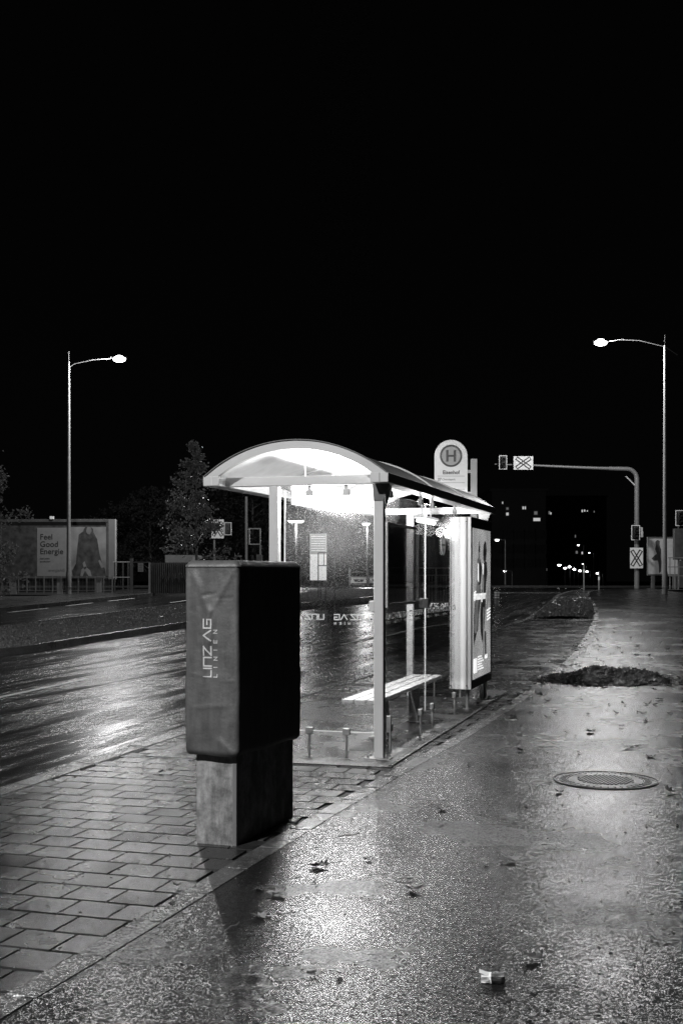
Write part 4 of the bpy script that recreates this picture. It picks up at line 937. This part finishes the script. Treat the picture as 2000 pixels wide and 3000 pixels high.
def farlamp(px, py, Y, r, label, two=None):
    x = (px-1000)/F*Y; z = EYE+(HZ-py)/F*Y; b = zt(Y); t = thing('street_lamp', label, 'street lamp', (x+.9, Y, b), 0, 'distant street lamps')
    MB().tube([(0, 0, 0), (0, 0, z-b)], [.1, .06], 8).obj('pole', M_galv, t); MB().tube([(0, 0, z-b), (-.9, 0, z-b+.05)], .04, 6).obj('arm', M_galv, t)
    hd = MB().ell((-.9, 0, z-b+.12), (.5, .3, .08), 10, 6).obj('lamp_head', M_galv, t); MB().ell((-.9, 0, z-b), (r*1.35, r, r), 12, 8).obj('lens', M_far, hd)
FL = [(1637, 1655, 190, .2), (1654, 1664, 215, .2), (1667, 1660, 240, .22), (1681, 1667.5, 270, .24), (1697, 1672, 300, .26), (1718, 1674.5, 330, .26), (1749, 1679, 200, .17)]
FLl = ['brightest and leftmost lamp of the distant row over the road', 'second distant lamp, low beside the brightest one', 'third distant lamp of the row, slightly raised', 'fourth distant lamp in the middle of the row', 'distant lamp just left of the taller thin post', 'distant lamp just right of the taller thin post', 'distant lamp above the shorter thin post']
for a, l in zip(FL, FLl): farlamp(*a, l)
farlamp(1455, 1582, 130, .15, 'lone distant lamp just right of the advertising case')
farlamp(1478, 1673, 150, .13, 'small dim lamp low beyond the end of the shelter'); farlamp(1585, 1667, 200, .2, 'small distant lamp left of the lamp row')
farlamp(1706, 1652, 280, .12, 'tiny lamp above the taller thin post')
farlamp(1725, 1620, 260, .1, 'tiny lamp high above the end of the lamp row'); farlamp(1693, 1597, 200, .12, 'distant lamp below the lit windows of the far block')
# twin-headed lamp and single lamp seen through the glass
def fore(px, py, Y, heads, label):
    x = (px-1000)/F*Y; z = EYE+(HZ-py)/F*Y; b = zt(Y); t = thing('street_lamp', label, 'street lamp', (x, Y, b), 0, 'distant street lamps')
    MB().tube([(0, 0, 0), (0, 0, z-b+.1)], [.08, .05], 8).obj('pole', M_darkg, t)
    for h in heads:
        hd = MB().ell((h, 0, z-b+.1), (.5, .25, .06), 10, 6).obj('lamp_head', M_galv, t); MB().ell((h, 0, z-b), (.32, .15, .08), 12, 8).obj('lens', M_far, hd)
        l = bpy.data.lights.new('lamp_light', 'POINT'); l.energy = FORE_W; l.shadow_soft_size = .2; lo = bpy.data.objects.new('lamp_light', l); COL.objects.link(lo); lo.parent = t; lo.location = (h*1.0, -.5, z-b-.5)
fore(867, 1529, 110, (-.36, .34), 'twin headed lamp seen through the left half of the glass'); fore(1075, 1536, 110, (-.1,), 'single lamp seen beside the near shelter post')
def block(label, px0, px1, pyt, Y, lit, dim, nx, nz):
    xx = lambda px: (px-1000)/F*Y; b = zt(Y); X0 = xx((px0+px1)/2); zz = lambda py: EYE+(HZ-py)/F*Y-b
    t = thing('apartment_building', label, 'apartment building', (X0, Y, b)); W2 = (xx(px1)-xx(px0))/2; H = zz(pyt)
    B(-W2, W2, 0, 12, -6, H).obj('wall', M_wall, t); B(-W2-.3, W2+.3, -.3, 12.3, H, H+.35).obj('roof', M_wall, t)
    used = []
    for l_, m in ((lit, M_win), (dim, M_windim)):
        for (a, c, w_, h_) in l_:
            x_ = xx(a)-X0; z_ = zz(c); ww, hh = w_/F*Y/2, h_/F*Y/2; used.append((x_, z_))
            fr_ = B(x_-ww-.1, x_+ww+.1, -.06, -.001, z_-hh-.1, z_+hh+.1).obj('window', M_alud, t); B(x_-ww, x_+ww, -.075, -.062, z_-hh, z_+hh).obj('pane', m, fr_)
    for i in range(nx):
        for j in range(nz):
            x_ = -W2+(i+.5)*2*W2/nx; z_ = 2+(j+.5)*(H-3)/nz
            if any(abs(x_-u_[0]) < 2.2 and abs(z_-u_[1]) < 1.8 for u_ in used): continue
            fr_ = B(x_-.75, x_+.75, -.05, -.001, z_-.65, z_+.65).obj('window', M_wall, t); B(x_-.65, x_+.65, -.06, -.052, z_-.55, z_+.55).obj('pane', M_pane, fr_)
block('dark apartment block with a few lit windows beyond the shelter end', 1440, 1598, 1440, 150, [(1485, 1506, 7, 8), (1531, 1488, 4, 8), (1537, 1488, 4, 8), (1571, 1522, 20, 9), (1471, 1473, 3, 6)], [(1485, 1490, 6, 6), (1568, 1503, 9, 9)], 5, 5)
block('darker distant block with a lit window pair above the lamp row', 1600, 1775, 1455, 420, [(1704, 1497, 4, 7), (1711, 1496, 4, 6), (1719, 1497, 3, 4), (1612, 1504, 4, 6), (1704, 1620, 4, 7)], [(1688, 1618, 6, 8), (1608, 1502, 5, 9), (1739, 1499, 3, 5), (1684, 1571, 3, 8)], 9, 12)
fr_y = 58; rf = thing('railing', 'tall ladder like fence section at the right edge of the footpath', 'railing', ((1968-1000)/F*fr_y, fr_y, zt(fr_y))); zf = lambda py: EYE+(HZ-py)/F*fr_y-zt(fr_y)
for dx in (-.12, .12): B(dx-.02, dx+.02, -.02, .02, 0, zf(1636)).obj('post', M_galv, rf)
for py in (1634, 1661, 1687): B(-.22, .9, -.045, -.022, zf(py+1.2), zf(py-1.2)).obj('rail', M_galv, rf)
# ------------------------------------------------------------------ manhole covers
def manhole(x, y, r, label, det=True):
    z = zt(y)+.004; t = thing('manhole_cover', label, 'manhole cover', (x, y, z))
    M_iron = MATS.get('wet_cast_iron') or basic('wet_cast_iron', .04, .38, metal=.1, var=.4, nscale=18, bump=.001, bscale=200)
    mb = disc(r*.86, r*.97, .004, Matrix(), 64); 
    mb.obj('concrete_ring', M_kerb, t)
    mb = disc(r*.70, r*.84, .005, Matrix(), 64); mb.obj('frame_ring', M_iron, t)
    disc(.0001, r*.69, .003, Matrix(), 64).obj('lid', M_iron, t)
    disc(r*.845, r*.858, .0015, Matrix(), 64).obj('gap_ring', M_black, t)
    if det:
        mb = MB(); s_ = .03
        for i in range(-20, 21):
            for j in range(-20, 21):
                a, b = i*s_+(j % 2)*s_/2, j*s_*.85
                if a*a+b*b < (r*.52)**2: mb.box(a-.009, a+.009, b-.008, b+.008, .003, .011)
        for i in range(40):
            a = 2*PI*i/40; mb.box(-.006, .006, r*.72, r*.82, .005, .010, Matrix.Rotation(a, 4, 'Z'))
        mb.obj('studs', M_iron, t)
        mb = disc(r*.60, r*.66, .008, Matrix(), 64); mb.obj('raised_ring', M_iron, t)
        mb = MB().tube([(r*.95*math.cos(a), r*.95*math.sin(a), .006) for a in np.linspace(0, 2*PI, 65)], .003, 5, cap=False)
        mb.obj('rim', M_iron, t)
mx, my = G(1772, 2288); manhole(mx, my, .40, 'large round studded manhole cover in the near asphalt footpath')
mx, my = G(1813, 1741); manhole(mx, my, .40, 'small looking dark manhole cover far along the footpath', False)
# ------------------------------------------------------------------ leaves, twigs, litter
def leaf(px, py, s, rot, label, pale=False, curl=.35, tilt=.2):
    x, y = G(px, py); mb = MB(); leafmb(mb, 0, 0, .006+s*.08, s*.84, rot, tilt, curl)
    o = mb.obj('fallen_leaf', M_fleafl if pale else M_fleaf, None); o.location = (x, y, zt(y)+.004); tag(o, label, 'leaf', 'fallen leaves on the ground'); return o
leaf(938, 2545, .085, .4, 'large dark spiky leaf on the bright asphalt left of centre', curl=.5)
leaf(1078, 2524, .045, 1.9, 'thin dark leaf fragment just right of the large spiky leaf')
leaf(1216, 2614, .075, 1.2, 'dark curled leaf with pale rim near the middle of the path', curl=.6)
leaf(1499, 2524, .08, 2.6, 'crumpled pale leaf right of the path centre', True, .6)
leaf(1297, 2376, .065, .9, 'small dark peaked leaf, farther of two on the mid path', curl=.7)
leaf(1287, 2417, .055, 2.1, 'flat thin pale leaf, nearer of two on the mid path', True)
leaf(1558, 2815, .07, 3.6, 'broad dark leaf beyond the crushed cigarette pack', curl=.3)
leaf(815, 2626, .07, .2, 'pale upright leaf in the machine shadow', True, .7, .5)
leaf(762, 2612, .05, 1.1, 'dark leaf lying behind the pale upright leaf')
leaf(763, 2693, .07, 1.4, 'grey veined leaf in the machine shadow, nearer than the upright one', True, .4)
leaf(746, 2866, .045, 1.1, 'small pale leaf at the lower end of the machine shadow', True)
leaf(468, 2364, .06, .3, 'pale ragged leaf on the slabs left of the plinth', True, .5)
leaf(327, 2373, .035, .9, 'small pale curled leaf on the slabs, farther left', True, .7)
leaf(519, 2601, .035, .5, 'small dark curled leaf at the slab edge below the plinth', curl=.7)
leaf(34, 2727, .03, .6, 'tiny bright leaf near the left picture edge', True, .8)
leaf(146, 2360, .035, .5, 'flat pale leaf on the farthest left slabs', True)
leaf(861, 2420, .055, 2.4, 'pale leaf touching the rear corner of the plinth', True, .5)
leaf(475, 2266, .04, 2.2, 'dark upright leaf on the bright slabs near the kerb', curl=.9, tilt=.8)
leaf(938, 2302, .075, 1.2, 'dark curled leaf on the slabs right of the machine', curl=.5)
leaf(505, 2655, .03, 1.2, 'dark scrap on the edging stones', curl=.6)
leaf(1355, 2205, .04, .4, 'white ragged leaf on the path beside the shelter shadow', True, .8)
leaf(1370, 2243, .04, 1.9, 'dark wet leaf just nearer than the white ragged one', curl=.5)
leaf(1731, 2148, .085, 1.2, 'large dark folded leaf beyond the near manhole', curl=.6)
leaf(1841, 2194, .08, 2.5, 'dark pointed leaf just behind the near manhole', curl=.7)
leaf(1583, 2195, .05, .1, 'flat dark leaf left of the near manhole')
leaf(1637, 2325, .06, 1.0, 'dark ragged leaf at the front left of the manhole', curl=.5)
leaf(1962, 2325, .07, 2.0, 'dark leaf with pale rim at the front right of the manhole', curl=.6)
leaf(1803, 2092, .06, .6, 'dark upright leaf halfway between manhole and leaf pile', curl=.9, tilt=.6)
leaf(1621, 2086, .06, 2.9, 'dark leaf on the path left of the leaf pile front', curl=.5)
leaf(1930, 2052, .09, .2, 'long dark leaf right in front of the leaf pile', curl=.3)
leaf(1819, 2132, .06, .7, 'wide flattened dark leaf above the manhole, right of the folded one')
leaf(1521, 2153, .05, 2.2, 'bright pale leaf on the path beyond the shelter shadow', True, .4)
leaf(1914, 2024, .09, 1.0, 'dark leaf fallen off the right front of the pile', curl=.6)
leaf(1565, 2900, .03, 2.0, 'tiny pale scrap right of the cigarette pack', True)
leaf(915, 2862, .035, .8, 'small dark rolled leaf at the bottom centre left', curl=.9)
leaf(1000, 2863, .03, 2.8, 'small pale rolled leaf right of the dark rolled one', True, .9)
leaf(1565, 2990, .055, 1.6, 'dark leaf cut by the bottom edge of the picture')
leaf(1422, 2536, .03, 2.0, 'tiny dark scrap on the right part of the path')
def twig(px, py, L, rot, label):
    x, y = G(px, py); o = MB().tube([(-L/2, 0, .006), (-L*.1, L*.04, .014), (L*.2, -L*.01, .012), (L/2, L*.06, .02)], [.0025, .004, .004, .002], 6).obj('twig', M_bark, None)
    o.location = (x, y, zt(y)+.004); o.rotation_euler = (0, 0, rot); tag(o, label, 'twig')
twig(1022, 2455, .14, .35, 'dark bent twig on the path between slabs and spiky leaf'); twig(683, 2725, .09, .9, 'short dark twig crossing the machine shadow edge'); twig(1190, 2582, .11, .1, 'thin straight twig above the curled leaf in mid path')
# small specks nobody could count
mb = MB()
for _ in range(1500):
    y = 3.9+36*RS.rand()**1.7; x = RS.uniform(-.33, .33)*y
    if x < kerbX(y)+.2 or y > 34: continue
    s_ = RS.uniform(.003, .009)*(1+y*.045); z = zt(y)+.005
    k_ = RS.randint(4, 7); a0 = RS.rand()*6; vs = [(x+math.cos(a0+2*PI*i/k_)*s_*RS.uniform(.5, 1.3), y+math.sin(a0+2*PI*i/k_)*s_*RS.uniform(.5, 1.3), z+RS.uniform(0, s_)) for i in range(k_)]+[(x, y, z+s_*RS.uniform(.3, 1))]
    mb.add(vs, [(i, (i+1) % k_, k_) for i in range(k_)])
for _ in range(300):
    y = 10+22*RS.rand(); x = edgeX(y)+.2+RS.rand()**1.2*5
    leafmb(mb, x, y, zt(y)+.012, RS.uniform(.015, .06), RS.rand()*6, .3, .6)
for _ in range(260):
    y = RS.uniform(14, 33); x = edgeX(y)+RS.normal(0, .22); leafmb(mb, x, y, zt(y)+.012, RS.uniform(.02, .05), RS.rand()*6, .3, .4)
o = mb.obj('debris', M_debris, kind='stuff', smooth=False); o['label'] = 'dark specks, grit and scraps scattered over path and slabs'; o['category'] = 'debris'
mb = MB()
for _ in range(300):
    y = RS.uniform(14, 34); x = kerbX(y)+.2+RS.rand()*(edgeX(y)-kerbX(y)-.1); leafmb(mb, x, y, zt(y)+.014, RS.uniform(.015, .035), RS.rand()*6, .5, .6)
for _ in range(120):
    y = RS.uniform(4, 12); x = kerbX(y)+.2+RS.rand()*(edgeX(y)-kerbX(y)); s_ = RS.uniform(.002, .004); mb.ell((x, y, .004), (s_, s_, s_*.7), 6, 4)
o = mb.obj('debris', M_fleafl, kind='stuff', smooth=False); o['label'] = 'pale leaf scraps and seeds scattered over the paving slabs'; o['category'] = 'debris'
# leaf pile
px_, py_ = G(1782, 1995); mb = MB()
py_ = 17.35; px_ = (1785-1000)/F*py_
for _ in range(1500):
    a = RS.rand()*2*PI; r_ = RS.rand()**.6; x = px_+.86*r_*math.cos(a); y = py_+.75*r_*math.sin(a)
    z = .015+.17*max(0, 1-r_*r_)*(.75+.35*math.sin(a*3+r_*4))*RS.rand()**.4
    leafmb(mb, x, y, z, RS.uniform(.05, .09), RS.rand()*6, .8, .5)
for _ in range(120):
    a = RS.rand()*2*PI; r_ = 1+abs(RS.normal(0, .22)); leafmb(mb, px_+.9*r_*math.cos(a), py_+.85*r_*math.sin(a), .02, RS.uniform(.04, .08), RS.rand()*6, .3, .5)
o = mb.obj('leaf_pile', basic('wet_heaped_leaf', .11, .32, var=.7, nscale=12), smooth=False); tag(o, 'low dark heap of wet leaves on the footpath', 'leaf pile')
# crushed cigarette pack
cx_, cy_ = G(1440, 2886); pk = thing('cigarette_pack', 'crushed cigarette pack lying on the wet asphalt near the bottom', 'cigarette pack', (cx_, cy_+.02, .004), -.12)
def crush(x0, x1, y0, y1, z0, z1, n, m, mat, name, par, seed):
    rs = np.random.RandomState(seed); bm = bmesh.new(); bmesh.ops.create_cube(bm, size=1); bmesh.ops.subdivide_edges(bm, edges=bm.edges, cuts=3, use_grid_fill=True)
    for v_ in bm.verts:
        v_.co = Vector(((v_.co.x+.5)*(x1-x0)+x0, (v_.co.y+.5)*(y1-y0)+y0, (v_.co.z+.5)*(z1-z0)+z0)); nz = mnoise.noise(v_.co*38+Vector((seed, 0, 0)))
        v_.co += Vector((nz*.006, mnoise.noise(v_.co*45)*.007, nz*.004 if v_.co.z > z0+.005 else 0))
    me = bpy.data.meshes.new(name); bm.to_mesh(me); bm.free(); me.materials.append(mat); o = bpy.data.objects.new(name, me); COL.objects.link(o); o.parent = par; return o
crush(.0, .05, -.018, .04, .002, .027, 3, 3, M_black, 'box', pk, 3); crush(-.036, -.001, -.018, .04, .002, .025, 3, 3, M_white, 'label_panel', pk, 3)
mb = MB()
for i in range(4): mb.box(-.030, -.008, -.0245, -.0235, .008+i*.004, .0095+i*.004)
mb.obj('fine_print', M_darkg, pk, smooth=False)
B(-.047, .0, -.004, .035, .024, .026, M=Matrix.Rotation(.35, 4, 'Y') @ Matrix.Translation((-.008, 0, -.006))).obj('lid', M_white, pk, .001)
